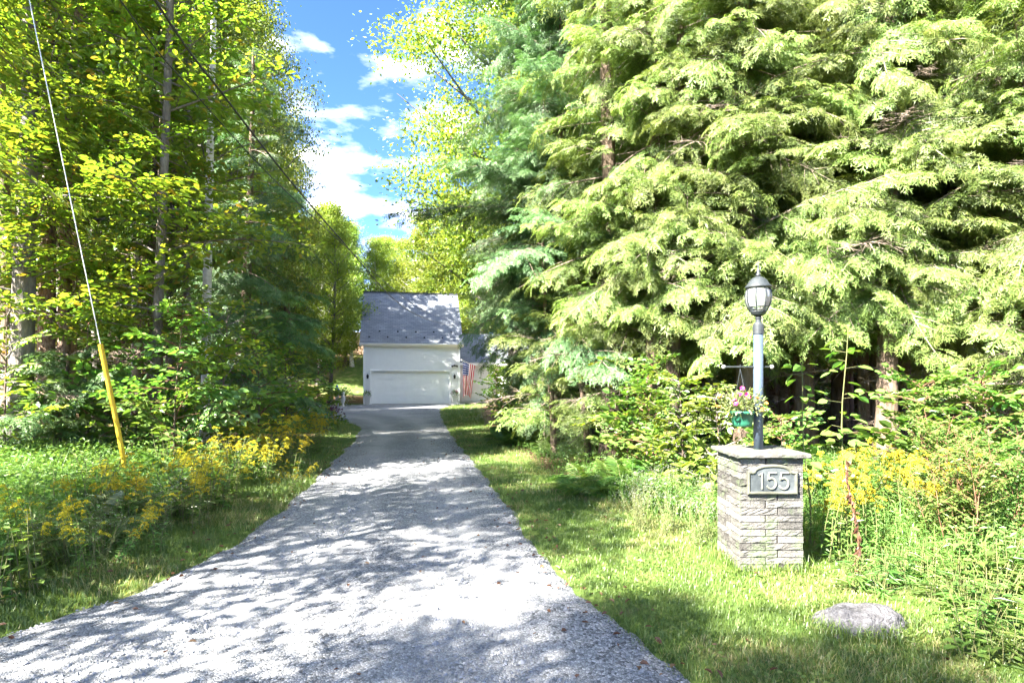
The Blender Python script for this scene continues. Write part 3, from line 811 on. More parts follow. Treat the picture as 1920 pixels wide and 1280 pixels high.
LANCE_V = np.array([[0, 0, 0], [.4, -.09, .03], [1, 0, -.15], [.4, .09, .03]])
LANCE_F = np.array([[0, 1, 2], [0, 2, 3]])
KITE_V = np.array([[0, 0, 0], [.45, -.5, 0], [1, 0, 0], [.45, .5, 0]])
KITE_F = np.array([[0, 1, 2, 3]])
n = 900
d = unit(rng.normal(size=(n, 3)) * np.array([1, 1, .6]) + np.array([0, 0, .45]))
P = d * rng.uniform(.03, .21, (n, 1)) * np.array([1, 1, .75]) + np.array([0, 0, .155])
V, F, ix = inst(LEAF_V, LEAF_F, P, d + rng.normal(0, .5, (n, 3)), rng.normal(0, .5, (n, 3)) + np.array([0, 0, 1]), rng.uniform(.02, .04, n))
b = MB().add(V, F, 0, rng.random(n)[ix])
for k in range(26):
    th = rng.random() * 6.28; q = rng.uniform(.08, .18)
    b.add(*tube([(0, 0, .11), (q * .5 * math.cos(th), q * .5 * math.sin(th), .2), (q * math.cos(th), q * math.sin(th), .16 + .2 * rng.random())], .0018, 4), 1)
b.obj('foliage', [M['pale'], M['stem']], pot)
M['pink'] = leaf_mat('pink_petals', [(.5, .02, .16), (.62, .05, .25)], .35, .02, .5, .01, .1, (1, .8, 1))
M['orange'] = leaf_mat('orange_petals', [(.7, .15, .03), (.75, .25, .06)], .35, .02, .5, .01, .1, (1, .9, .6))
def flower_mesh(mat, s):
    n = 10; th = np.arange(n) / n * 2 * PI
    X = np.stack([np.cos(th), np.sin(th), np.where(np.arange(n) % 2, .5, .15)], 1)
    V, F, ix = inst(LEAF_V * np.array([1, 1.7, 1]), LEAF_F, np.zeros((n, 3)), X, np.tile([0, 0, 1.], (n, 1)), s)
    return MB().add(V, F, 0, np.random.default_rng(1).random(n)[ix]).mesh('bloom', mat)
fpk, fog = flower_mesh(M['pink'], .022), flower_mesh(M['orange'], .024)
for (px, py, dyy, me) in ((1392, 728, -.08, fpk), (1386, 738, -.14, fpk), (1390, 740, -.1, fpk), (1400, 739, -.06, fpk), (1380, 757, -.17, fpk), (1377, 750, -.05, fpk), (1405, 745, .03, fpk),
                          (1346, 762, -.03, fog), (1431, 768, -.08, fog), (1419, 746, -.1, fog), (1436, 756, .02, fog), (1350, 742, .04, fog)):
    p = at(px, py, PCY - .02 + dyy) - Vector((PTX, PCY - .02, PTZ))
    link('bloom', me, pot, p, (R(50) + rng.normal(0, .4), rng.normal(0, .3), rng.normal(0, .6)))

# ------------------------------------------------------------------ boulder, guy guard, wires, planters
rng = np.random.default_rng(8)
import bmesh
def rock(name, s, seed, mat, sub=4, **kw):
    bm = bmesh.new(); bmesh.ops.create_icosphere(bm, subdivisions=sub, radius=1)
    r_ = np.random.default_rng(seed); o1 = r_.random() * 50
    for v in bm.verts:
        c = v.co
        d = 1 + .5 * (float(fbm(c.x * 1.6 + o1, c.y * 1.6 + c.z * 1.3 + o1)) - .5) + .24 * (float(fbm(c.x * 4 + o1, c.y * 4 + c.z * 4)) - .5) + .05 * (float(vnoise(c.x * 17 + o1, c.y * 17 + c.z * 13)) - .5)
        v.co = Vector((c.x * s[0] * d, c.y * s[1] * d, c.z * s[2] * d))
    me = bpy.data.meshes.new(name); bm.to_mesh(me); bm.free(); me.materials.append(mat)
    for p in me.polygons: p.use_smooth = True
    return link(name, me, **kw)
M['rock'] = surf('granite', [(.25, (.03, .029, .03)), (.5, (.085, .082, .085)), (.75, (.17, .166, .17))], 26, 9, .92, 1.0, 60, dist=.03)
rock('boulder', (.32, .26, .18), 4, M['rock'], 5, loc=(2.27, 3.74, -.06), label='low grey granite boulder half sunk in the grass in front of the pillar', cat='boulder')
M['yellow_plastic'] = surf('yellow_plastic', [(.25, (.3, .17, .02)), (.42, (.5, .31, .015)), (.75, (.6, .4, .03))], 9, 6, .5, 0, spec=.4, stretch=(1, 1, .25))
gA = at(250, 945, 7.3); gB = at(188, 645, 7.0)
guy = thing('guy_wire', 'steel guy wire with a yellow plastic guard rising from the weeds on the left', 'guy wire', gA)
dv = gB - gA
MB().add(*tube([(0, 0, -.1), dv * .5, dv], .028, 12)).obj('yellow_guard', M['yellow_plastic'], guy)
far = dv * 3.6
M['steel'] = surf('galvanised_steel', [(.3, (.45, .46, .47)), (.7, (.62, .63, .64))], 10, 2, .4, 0, metal=.4)
MB().add(*tube([dv * .98, dv * 2, far], .0055, 6)).obj('strand', M['steel'], guy)
def cable(name, pts, rad, label, mat):
    P = np.array([tuple(p) for p in pts]); t = np.arange(len(P)); tt = np.linspace(0, len(P) - 1, 60)
    # Catmull-Rom
    Q = []
    for q in tt:
        i = min(int(q), len(P) - 2); f = q - i
        p0, p1, p2, p3 = P[max(i - 1, 0)], P[i], P[i + 1], P[min(i + 2, len(P) - 1)]
        Q.append(.5 * (2 * p1 + (p2 - p0) * f + (2 * p0 - 5 * p1 + 4 * p2 - p3) * f * f + (3 * p1 - p0 - 3 * p2 + p3) * f ** 3))
    return MB().add(*tube(Q, rad, 6)).obj(name, mat, label=label, cat='cable', group='overhead cables to the garage')
M['cable'] = surf('black_cable', [(.3, (.012, .012, .013)), (.7, (.025, .025, .027))], 9, 2, .5, 0)
def wirept(px, py, X): return at(px, py, X * FPX / (px - 960))
cp = [(-3.3, -4, 8.2), (-3.35, 2, 6.3), wirept(290, 0, -3.45), wirept(420, 180, -3.5), wirept(545, 340, -3.55), wirept(640, 450, -3.6), wirept(740, 562, -3.65), wirept(800, 598, -3.7), at(850, 611, 36.3)]
cable('overhead_cable', cp, .014, 'thick black overhead cable sagging from upper left down to the garage roof', M['cable'])
cp2 = [(-3.75, -4, 8.6), (-3.8, 2, 6.5), wirept(225, 0, -3.9), wirept(365, 175, -3.9), wirept(512, 335, -3.9), wirept(640, 455, -3.9), wirept(745, 548, -3.9), wirept(800, 585, -3.85), at(852, 600, 36.4)]
cable('overhead_cable', cp2, .008, 'thinner overhead cable running just left of and behind the thick one', M['cable'])

def leaf_ball(n, r, leafs, seed, s=(.04, .07), TV=LEAF_V, TF=LEAF_F, flat=.8, up=.4):
    g = np.random.default_rng(seed)
    d = unit(g.normal(size=(n, 3)) + np.array([0, 0, up])) * np.array([1, 1, flat])
    P = d * r * g.uniform(.35, 1, (n, 1))
    V, F, ix = inst(TV, TF, P, d + g.normal(0, .5, (n, 3)), g.normal(0, .6, (n, 3)) + np.array([0, 0, 1]), g.uniform(*s, n))
    return V, F, g.random(n)[ix]
M['planter'] = white('pale_planter', (.5, .5, .48), .7)
M['petal_white'] = leaf_mat('white_petals', [(.6, .6, .58), (.75, .75, .74)], .3, 0, .5, 0, .05, (1, 1, 1))
M['purple_leaf'] = leaf_mat('dark_purple_leaves', [(.06, .015, .03), (.12, .04, .06), (.2, .1, .12)], .35, .05, .4, .02, .2, (1.1, .8, .8))
for (x, lab) in ((.26, 'square pale planter with flowers left of the garage door'), (GW - .37, 'square pale planter with flowers right of the garage door')):
    t = thing('planter', lab, 'planter', gl(x, -.36, .0), GA, 'planters beside the garage door')
    b = MB()
    V = [(-.13, -.13, .02), (.13, -.13, .02), (.13, .13, .02), (-.13, .13, .02), (-.17, -.17, .52), (.17, -.17, .52), (.17, .17, .52), (-.17, .17, .52), (-.2, -.2, .52), (.2, -.2, .52), (.2, .2, .52), (-.2, .2, .52), (-.2, -.2, .57), (.2, -.2, .57), (.2, .2, .57), (-.2, .2, .57)]
    F = [[3, 2, 1, 0]] + [[a + i, a + (i + 1) % 4, a + 4 + (i + 1) % 4, a + 4 + i] for a in (0, 4, 8) for i in range(4)] + [[12, 13, 14, 15]]
    b.add(V, F).obj('tub', M['planter'], t)
    V, F, v = leaf_ball(160, .28, None, 5, (.06, .1))
    MB().add(np.array(V) + [0, 0, .68], F, 0, v).obj('foliage', M['sapling'], t)
    V, F, v = leaf_ball(50, .3, None, 6, (.05, .07))
    MB().add(np.array(V) + [0, 0, .7], F, 0, v).obj('flowers', M['purple_leaf' if x < 1 else 'pink'], t)

# plants and posts in the bed left of the garage
p = at(640, 752, 34.2); p.z = float(gz(p.x, p.y))
t = thing('hydrangea', 'round bush with white flower heads beside the left corner of the garage', 'bush', p)
V, F, v = leaf_ball(500, .75, None, 9, (.1, .16)); MB().add(np.array(V) + [0, 0, .55], F, 0, v).obj('foliage', M['sapling'], t)
V, F, v = leaf_ball(260, .8, None, 10, (.06, .09)); MB().add(np.array(V) + [0, 0, .65], F, 0, v).obj('flower_heads', M['petal_white'], t)
p = at(632, 760, 33.6); p.z = float(gz(p.x, p.y))
t = thing('garden_post', 'short grey post with a blue top in the flower bed', 'post', p)
MB().add(*box((0, 0, .45), (.16, .16, .95))).obj('shaft', surf('weathered_wood', [(.3, (.25, .24, .22)), (.7, (.4, .39, .37))], 6, 4, .9, .3, stretch=(1, 1, .2)), t)
MB().add(*lathe([(.02, .92), (.1, .96), (.12, 1.08), (.07, 1.2), (.03, 1.3), (.001, 1.34)], 12)).obj('blue_top', surf('blue_ceramic', [(.3, (.04, .06, .35)), (.7, (.08, .1, .5))], 4, 2, .2, 0, spec=.6), t)
p = at(643, 758, 33.4); p.z = float(gz(p.x, p.y))
t = thing('garden_ornament', 'small white standing garden ornament next to the blue-topped post', 'ornament', p)
MB().add(*lathe([(.16, 0), (.16, .06), (.09, .1), (.08, .3), (.17, .5), (.19, .72), (.12, .9), (.1, .98), (.14, 1.06), (.12, 1.18), (.02, 1.24)], 14), smooth=True).obj('figure', M['planter'], t)
t.scale = (.75, .75, .75)
MB().add(*box((0, 0, .02), (.36, .36, .05))).obj('plinth', M['planter'], t)
for (px, py, Y, lab) in ((618, 792, 21.0, 'low dark purple bush at the driveway edge before the lawn'),):
    p = at(px, py, Y); p.z = float(gz(p.x, p.y))
    V, F, v = leaf_ball(420, .5, None, 19, (.06, .1), up=.8)
    MB().add(np.array(V) + [0, 0, .2], F, 0, v).obj('barberry_bush', M['purple_leaf'], loc=p, label=lab, cat='bush')

# ------------------------------------------------------------------ boughs (shared meshes; x outwards)
def hem_spray(ln, g):
    """flat feathery spray in the xy plane: needle-clad twigs as slim kites"""
    P, X, S, W = [], [], [], []
    step = .034
    for i, x in enumerate(np.arange(.03, ln, step)):
        for sd in (-1, 1):
            s = (.40 * ln * (1 - .82 * x / ln) + .03) * g.uniform(.75, 1.15)
            a = R(g.uniform(42, 62)) * sd
            dx, dy_ = math.cos(a), math.sin(a)
            P.append((x, 0)); X.append((dx, dy_)); S.append(s); W.append(.010)
            for q in np.arange(.03, s - .012, .03):
                for s2 in (-1, 1):
                    if g.random() < .2: continue
                    a2 = a + s2 * R(g.uniform(35, 55))
                    P.append((x + dx * q, dy_ * q)); X.append((math.cos(a2), math.sin(a2))); S.append(g.uniform(.022, .05)); W.append(.008)
    P.append((ln * .55, 0)); X.append((1, 0)); S.append(ln * .5); W.append(.010)
    P = np.array(P); X = np.array(X); S = np.array(S); W = np.array(W)
    n = len(P)
    P3 = np.concatenate([P, g.normal(0, .004, (n, 1))], 1); X3 = np.concatenate([X, g.normal(-.08, .12, (n, 1))], 1)
    Z3 = np.concatenate([g.normal(0, .35, (n, 2)), np.ones((n, 1))], 1)
    V, F, ix = inst(KITE_V, KITE_F, P3, X3, Z3, np.stack([S, W, S], 1))
    V[:, 2] -= .35 * V[:, 0] ** 2 / ln + .5 * V[:, 1] ** 2 / ln
    return V, F
def hem_bough(L, seed, mat, dens=1.0):
    """main axis, alternating side branches, each clad in small drooping sprays"""
    g = np.random.default_rng(seed)
    mb = MB()
    sp = {k: [hem_spray(k, g) for _ in range(3)] for k in (.16, .27, .4)}
    ax = lambda t: np.array([L * t, .06 * L * math.sin(3 * t + seed), L * (.12 * t - .26 * t * t)])
    mb.add(*tube([ax(t) for t in np.linspace(0, 1, 9)], np.linspace(.009 + .004 * L, .003, 9), 5), 1)
    def spray(p, X, ln, tip):
        k = min(sp, key=lambda q: abs(q - ln)); V, F = sp[k][int(g.integers(3))]
        VV, FF, _ = inst(V, F, p[None], X[None], np.array([[g.normal(0, .3), g.normal(0, .3), 1]]), np.array([ln / k]))
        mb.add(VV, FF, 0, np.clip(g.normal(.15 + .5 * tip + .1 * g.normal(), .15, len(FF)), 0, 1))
    n = int(max(6, L * 6.5 * dens))
    for i, t in enumerate(np.linspace(.08, .96, n)):
        for sd in (-1, 1):
            if g.random() < .12: continue
            l2 = (.36 * L * (1 - t) ** .8 * min(1, t * 6 + .2) + .16) * g.uniform(.55, 1.25)
            a = sd * R(g.uniform(40, 68)) * (1 - .35 * t)
            d = np.array([math.cos(a), math.sin(a), g.normal(-.12, .2)])
            o = ax(t) + np.array([0, 0, g.normal(0, .02)])
            cv = lambda u: o + d * l2 * u + np.array([0, 0, -.22 * l2 * u * u])
            if l2 > .3: mb.add(*tube([cv(0), cv(.5), cv(.9)], [.005, .004, .002], 3, False), 1)
            m = max(1, int(l2 / .085))
            for q in range(m):
                u = (q + .6) / m
                for s2 in (-1, 1):
                    a2 = a + s2 * R(g.uniform(35, 62))
                    spray(cv(u * .95), np.array([math.cos(a2), math.sin(a2), g.normal(-.3, .2)]), (.13 + .22 * (1 - u) * min(1, l2)) * g.uniform(.7, 1.2), min(1, t * .5 + u * .6))
            spray(cv(.88), d + np.array([0, 0, -.35]), .2 * g.uniform(.8, 1.2), 1)
    spray(ax(.95), np.array([1, 0, -.4]), .3, 1)
    return mb.mesh('hemlock_bough', [mat, M['twig']])
def broad_bough(L, seed, mat, leaf=.085, step=.062, bark='bark', aspect=1.0, droop=.12, flat=.28, sp=.17):
    """flat layered bough of alternate leaves"""
    g = np.random.default_rng(seed); mb = MB()
    P, X = [], []
    ax = lambda t: np.array([L * t, .05 * L * math.sin(4 * t + seed), L * (.14 * t - (.14 + droop) * t * t)])
    mb.add(*tube([ax(t) for t in np.linspace(0, 1, 8)], np.linspace(.008 + .005 * L, .002, 8), 5), 1)
    n = max(4, int(L / sp))
    for i in range(n):
        t = (i + .8) / (n + .4); sd = 1 if i % 2 else -1
        ln = (.42 * L * (1 - t) ** .8 + .16) * g.uniform(.7, 1.15)
        a = sd * R(g.uniform(38, 58)); d = np.array([math.cos(a), math.sin(a), g.normal(-.03, .1)])
        o = ax(t)
        mb.add(*tube([o, o + d * ln * .5, o + d * ln + np.array([0, 0, -.06 * ln])], [.004, .003, .0015], 3, False), 1)
        for k, q in enumerate(np.arange(.05, ln, step)):
            s2 = 1 if k % 2 else -1; a2 = a + s2 * R(g.uniform(35, 60))
            P.append(o + d * q - np.array([0, 0, .06 * q * q / ln])); X.append([math.cos(a2), math.sin(a2), g.normal(-.15, .15)])
            if ln > .45 and k % 3 == 2:   # short side twigs
                d2 = np.array([math.cos(a2), math.sin(a2), -.05]); l2 = g.uniform(.12, .28)
                for q2 in np.arange(.05, l2, step):
                    a3 = a2 + (1 if g.random() > .5 else -1) * R(g.uniform(30, 55))
                    P.append(o + d * q + d2 * q2); X.append([math.cos(a3), math.sin(a3), g.normal(-.15, .15)])
        P.append(o + d * ln); X.append(d + np.array([0, 0, -.2]))
    for q in np.arange(.35, 1, .06): 
        a = R(g.choice([-45, 45]) + g.normal(0, 8)); P.append(ax(q)); X.append([math.cos(a), math.sin(a), -.1])
    P.append(ax(1)); X.append([1, 0, -.2])
    n = len(P)
    V, F, ix = inst(LEAF_V * np.array([1, aspect, 1]), LEAF_F, np.array(P), np.array(X), np.concatenate([g.normal(0, flat, (n, 2)), np.ones((n, 1))], 1), leaf * g.uniform(.6, 1.2, n))
    va = np.clip(g.normal(.42, .2, n), 0, 1); va[g.random(n) > .985] = 1
    mb.add(V, F, 0, va[ix])
    return mb.mesh('leafy_bough', [mat, M[bark]])
def dead_bough(L, seed):
    g = np.random.default_rng(seed); mb = MB()
    ax = lambda t: np.array([L * t, .05 * L * math.sin(5 * t + seed), L * (.04 * t - .16 * t * t)])
    mb.add(*tube([ax(t) for t in np.linspace(0, 1, 8)], np.linspace(.015, .003, 8), 4), 0)
    for i in range(int(L * 16)):
        t = g.uniform(.12, 1); ln = g.uniform(.15, .55) * (1.2 - t) * min(1.3, L)
        a = g.choice([-1, 1]) * R(g.uniform(30, 75)); d = np.array([math.cos(a), math.sin(a), g.normal(-.1, .25)])
        o = ax(t); e = o + d * ln + np.array([0, 0, -.12 * ln])
        mb.add(*tube([o, o + d * ln * .5, e], [.005, .0035, .0015], 3, False), 0)
        for k in range(3):
            q = g.uniform(.3, .95); d2 = unit(d + g.normal(0, .5, 3)); l2 = ln * g.uniform(.2, .5)
            mb.add(*tube([o + d * ln * q, o + d * ln * q + d2 * l2], [.003, .001], 3, False), 0)
    return mb.mesh('dead_branch', [M['twig']])
HL = (.7, 1.3, 2.0, 2.8, 3.6)
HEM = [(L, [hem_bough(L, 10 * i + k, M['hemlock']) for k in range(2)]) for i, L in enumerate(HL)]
HEMB = [(L, [hem_bough(L, 100 + 10 * i + k, M['hemlock_dark_shaded']) for k in range(2)]) for i, L in enumerate(HL)]
BL = (.6, 1.1, 1.7, 2.5)
BEE = [(L, [broad_bough(L, 200 + 10 * i + k, M['beech'], .12, .05, sp=.14) for k in range(2)]) for i, L in enumerate(BL)]
MAP = [(L, [broad_bough(L, 300 + 10 * i + k, M['maple'], .115, .055, sp=.15, aspect=1.25, flat=.5) for k in range(2)]) for i, L in enumerate(BL)]
SAP = [(L, [broad_bough(L, 400 + 10 * i + k, M['sapling'], .13, .06, sp=.15, bark='redstem', aspect=1.2, flat=.5) for k in range(2)]) for i, L in enumerate(BL)]
YEL = [(L, [broad_bough(L, 500 + 10 * i + k, M['yellowgreen'], .10, .06, flat=.45) for k in range(2)]) for i, L in enumerate(BL)]
DEAD = [(L, [dead_bough(L, 600 + 10 * i + k) for k in range(2)]) for i, L in enumerate((.8, 1.5, 2.2))]

def trunk_mesh(H, r0, seed, lean=(0, 0), sides=10, bend=.12, top=.02):
    g = np.random.default_rng(seed); n = 14
    t = np.linspace(0, 1, n)
    ph = g.random(2) * 6
    P = np.stack([lean[0] * t * H + bend * np.sin(3 * t + ph[0]) - bend * math.sin(ph[0]), lean[1] * t * H + bend * np.sin(2.6 * t + ph[1]) - bend * math.sin(ph[1]), t * H - .15], 1)
    rad = r0 * (1 - t) ** .8 * .9 + top + r0 * .45 * np.exp(-t * H / .35)
    return P, tube(P, rad, sides, True, .05, g)
def tree(name, label, x, y, H, r0, bark, kit, z0, n, length, elev=0.0, lean=(0, 0), group=None, seed=0, dead=0, cat='tree', bname='bough', zmax=None, azr=None, bend=.12, dz=(.6, 2.6), pw=1.0, top=.02, trim=None):
    g = np.random.default_rng(seed + 1000)
    root = thing(name, label, cat, (x, y, float(gz(x, y))), 0, group)
    P, (V, F) = trunk_mesh(H, r0, seed, lean, bend=bend, top=top)
    MB().add(V, F, smooth=True).obj('trunk', M[bark], root)
    zt = P[:, 2]
    at_z = lambda z: np.array([np.interp(z, zt, P[:, k]) for k in range(3)])
    az = g.random() * 6.28
    zm = zmax or H * .98
    for i in range(n):
        z = z0 + (zm - z0) * ((i + g.random()) / n) ** pw
        t = (z - z0) / max(.1, H - z0)
        L = max(.4, length(t) * g.uniform(.45, 1.15))
        if azr is None:
            az += 2.4 + g.normal(0, .35)
        else:
            az = R(g.uniform(*azr))
        if trim: L = trim(z, az, L)
        q, mes = min(kit, key=lambda kk: abs(kk[0] - L))
        el = (elev(t) if callable(elev) else elev) + g.normal(0, R(13))
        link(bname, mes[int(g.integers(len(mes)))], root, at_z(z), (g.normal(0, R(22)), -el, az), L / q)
    for i in range(dead):
        z = g.uniform(*dz); az2 = g.random() * 6.28
        q, mes = DEAD[int(g.integers(3))]
        link('dead_branch', mes[int(g.integers(2))], root, at_z(z), (g.normal(0, .3), g.normal(.05, .12), az2), g.uniform(.7, 1.2))
    return root
def X_(px, Y): return (px - 960) / FPX * Y
hl = lambda Lm: (lambda t: Lm * (1 - t) ** .75 * min(1, .55 + t * 3))

# right-hand hemlocks: sunlit wall beside the pillar and the shaded one over the driveway
RH = [ # px, Y, H, r, z0, n, Lmax, elev, dead, label
    (1146, 10.6, 14, .19, 2.3, 96, 2.1, -8, 6, 'HEM', 'sunlit hemlock with a bare brown trunk rising from the ferns left of the pillar'),
    (1290, 12.0, 15, .17, 1.9, 90, 3.2, -6, 8, 'HEM', 'tall sunlit hemlock standing back between the bare trunk and the lamp post'),
    (1395, 9.4, 14, .16, 2.1, 88, 2.9, -8, 8, 'HEM', 'sunlit hemlock directly behind the hanging flower pot'),
    (1510, 10.2, 15, .18, 2.3, 90, 3.2, -10, 12, 'HEM', 'sunlit hemlock rising just right of the lantern'),
    (1660, 8.6, 14, .15, 2.6, 88, 2.8, -10, 16, 'HEM', 'bright hemlock with dead lower twigs behind the tall sapling'),
    (1575, 11.6, 15, .16, 2.4, 76, 3.0, -8, 10, 'HEM', 'hemlock in the second row between the lantern and the tall sapling'),
    (1725, 11.2, 15, .16, 2.6, 76, 3.0, -8, 12, 'HEM', 'hemlock in the second row above the green shrubs'),
    (1225, 9.9, 13, .13, 2.7, 80, 2.0, -8, 6, 'HEM', 'slim sunlit hemlock just right of the bare brown trunk'),
    (1880, 10.8, 15, .16, 2.3, 76, 3.0, -8, 8, 'HEM', 'hemlock in the second row near the right edge'),
    (1800, 9.6, 15, .17, 2.3, 90, 3.1, -10, 16, 'HEM', 'hemlock with drooping sunlit boughs above the green shrub'),
    (1940, 7.8, 14, .16, 1.5, 88, 2.9, -12, 12, 'HEM', 'drooping sunlit hemlock at the right edge of the picture'),
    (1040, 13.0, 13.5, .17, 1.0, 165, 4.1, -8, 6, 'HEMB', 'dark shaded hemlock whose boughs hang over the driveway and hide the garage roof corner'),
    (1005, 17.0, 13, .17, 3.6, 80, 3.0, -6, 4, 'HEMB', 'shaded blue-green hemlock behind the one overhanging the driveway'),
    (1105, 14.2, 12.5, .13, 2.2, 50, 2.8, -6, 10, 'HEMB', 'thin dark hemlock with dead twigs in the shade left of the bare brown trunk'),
]
hl2 = lambda Lm: (lambda t: Lm * (1 - t) ** .45 * min(1, .36 + t * 4))
for i, (px, Y, H, r, z0, n, Lm, el, dead, kit, lab) in enumerate(RH):
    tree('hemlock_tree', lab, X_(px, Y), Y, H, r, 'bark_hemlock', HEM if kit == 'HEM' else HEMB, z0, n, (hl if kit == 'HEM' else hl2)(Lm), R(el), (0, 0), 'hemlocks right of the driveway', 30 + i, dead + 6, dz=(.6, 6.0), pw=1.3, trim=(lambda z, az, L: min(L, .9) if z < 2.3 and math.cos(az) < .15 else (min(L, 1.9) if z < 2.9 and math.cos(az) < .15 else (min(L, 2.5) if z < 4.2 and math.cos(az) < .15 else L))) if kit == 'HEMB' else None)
g = np.random.default_rng(404)
for o in [q for q in C.objects if q.name.startswith('hemlock_tree') and q.get('group') == 'hemlocks right of the driveway' and q.location.x > 1.9]:
    for k in range(26):
        L = g.uniform(.9, 2.2); q, mes = min(HEM, key=lambda kk: abs(kk[0] - L))
        link('bough', mes[int(g.integers(2))], o, (0, 0, g.uniform(2.6, 8.2)), (g.normal(0, R(25)), R(14) + g.normal(0, R(14)), R(g.uniform(190, 320))), L / q)
# young hemlocks poking out in front of the dark one
for i, (px, Y, H, Lm, lab) in enumerate(((1040, 11.6, 5.2, 1.1, 'slim young hemlock with light green tips in front of the dark one'), (1105, 10.9, 3.9, .9, 'small light green hemlock sapling beside the bare brown trunk'))):
    tree('hemlock_sapling', lab, X_(px, Y), Y, H, .05, 'bark_hemlock', HEM, .5, 44, hl(Lm), R(8), (0, 0), None, 60 + i, 2, zmax=H * .99)

# left hemlocks
LH = [  # the deep one takes the lighter needles, lifting its shade by colour
    (455, 13.0, 9.2, .13, .9, 66, 2.6, -6, 5, 'HEMB', 'dark hemlock with reddish trunk on the left side of the driveway'),
    (545, 21.5, 10.5, .15, .6, 56, 2.6, -4, 2, 'HEMB', 'dark hemlock farther along the left edge beside the lawn'),
    (330, 15.5, 12.5, .16, 1.0, 60, 3.0, -4, 6, 'HEMB', 'hemlock deep in the left wood behind the white birch'),
]
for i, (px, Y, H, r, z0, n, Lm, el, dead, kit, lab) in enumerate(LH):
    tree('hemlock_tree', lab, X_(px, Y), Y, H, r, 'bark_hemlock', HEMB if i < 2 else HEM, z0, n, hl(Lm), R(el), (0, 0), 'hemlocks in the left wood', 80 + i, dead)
# young spruce low at the far left
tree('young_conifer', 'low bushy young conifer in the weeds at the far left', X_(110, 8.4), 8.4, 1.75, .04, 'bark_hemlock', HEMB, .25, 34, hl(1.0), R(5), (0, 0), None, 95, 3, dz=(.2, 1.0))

# left broadleaf trees
bl = lambda Lm: (lambda t: Lm * (1 - .6 * t))
tree('beech_tree', 'smooth grey beech with broad yellow-green leaves at the left edge', X_(35, 8.6), 8.6, 13, .17, 'bark', BEE, 2.4, 48, bl(3.0), R(12), (.0, 0), 'beeches on the left', 120, 0, zmax=9.5, bend=.1)
tree('beech_tree', 'leaning beech with forked brown limb behind the guy wire', X_(118, 9.6), 9.6, 12, .10, 'bark_flaky', BEE, 2.3, 44, bl(3.0), R(10), (.09, -.02), 'beeches on the left', 121, 0, zmax=9, bend=.3)
tree('beech_tree', 'slender beech spreading bright flat leaf layers toward the driveway', X_(285, 9.2), 9.2, 13, .07, 'bark', BEE, 1.7, 66, bl(2.4), R(10), (.02, -.02), 'beeches on the left', 122, 0, zmax=11.5, bend=.2)
tree('yellow_birch', 'flaky brown-barked tree close beside the grey beech', X_(86, 9.4), 9.4, 12, .13, 'bark_flaky', BEE, 4.5, 30, bl(2.4), R(15), (0, 0), None, 123, 4, zmax=10)
tree('white_birch', 'slim white-barked birch among yellow-green leaves', X_(385, 11.2), 11.2, 13, .085, 'bark_birch', YEL, 4.2, 36, bl(2.0), R(22), (0, 0), None, 124, 2, bend=.08)
tree('maple_tree', 'young maple with dark stem between the birch and the yellow guard', X_(282, 10.4), 10.4, 9, .06, 'bark_hemlock', MAP, 1.8, 44, bl(1.9), R(15), (0, 0), None, 125, 0, bend=.1)
# out-of-frame roadside trees that shade the near driveway
# saplings and bushes under the trees
SL = [ # px, Y, H, n, L, kit, label
    (330, 8.6, 2.6, 22, 1.1, 'SAP', 'leafy green sapling right of the yellow guard'),
    (410, 9.6, 2.8, 24, 1.1, 'BEE', 'yellow-green sapling at the foot of the white birch'),
    (480, 11.5, 2.6, 24, 1.1, 'SAP', 'bushy sapling at the foot of the reddish hemlock trunk'),
    (540, 13.5, 2.4, 24, 1.1, 'BEE', 'bright sapling at the front of the wood before the lawn'),
    (250, 9.0, 2.4, 20, 1.0, 'SAP', 'green sapling directly behind the yellow guard'),
    (170, 8.8, 2.3, 18, .9, 'SAP', 'green sapling between the young conifer and the yellow guard'),
    (10, 8.0, 2.4, 18, 1.0, 'BEE', 'leafy sapling at the foot of the grey beech'),
    (590, 17.5, 2.2, 22, 1.1, 'SAP', 'low bush at the last bend of the left edge'),
    (1215, 9.2, 1.9, 26, .9, 'SAP', 'broad-leaved sapling just right of the bare brown trunk'),
    (1275, 8.2, 1.7, 24, .9, 'MAP', 'sunlit broad-leaved shrub behind the ferns'),
    (1345, 7.4, 1.5, 22, .8, 'MAP', 'sunlit shrub close behind the left side of the pillar'),
    (1180, 10.4, 4.4, 26, 1.1, 'BEE', 'yellowing young beech in front of the sunlit hemlocks'),
    (985, 16.0, 2.2, 30, 1.1, 'SAP', 'light green bush under the dark hemlock by the drive'),
    (955, 20.0, 2.2, 30, 1.1, 'BEE', 'yellow-green bush near the flag'),
    (932, 25.0, 2.8, 34, 1.0, 'SAP', 'green bush right beside the flag'),
    (1490, 7.0, 1.2, 16, .7, 'SAP', 'small green shrub behind the right side of the pillar'),
    (1750, 6.6, 1.5, 24, .9, 'SAP', 'green shrub in the shade below the drooping hemlock boughs'),
    (1880, 6.2, 1.5, 22, .9, 'SAP', 'green shrub at the right edge below the hemlock'),
]
KIT = {'SAP': SAP, 'BEE': BEE, 'MAP': MAP, 'YEL': YEL}
for i, (px, Y, H, n, Lm, kit, lab) in enumerate(SL):
    tree('sapling', lab, X_(px, Y), Y, H, .006 + .0035 * H, 'bark_hemlock', KIT[kit], .1 * H, int(n * 1.5), bl(Lm), R(20), (0, 0), 'saplings under the trees', 140 + i, 0, bname='branch', bend=.06, top=.004)

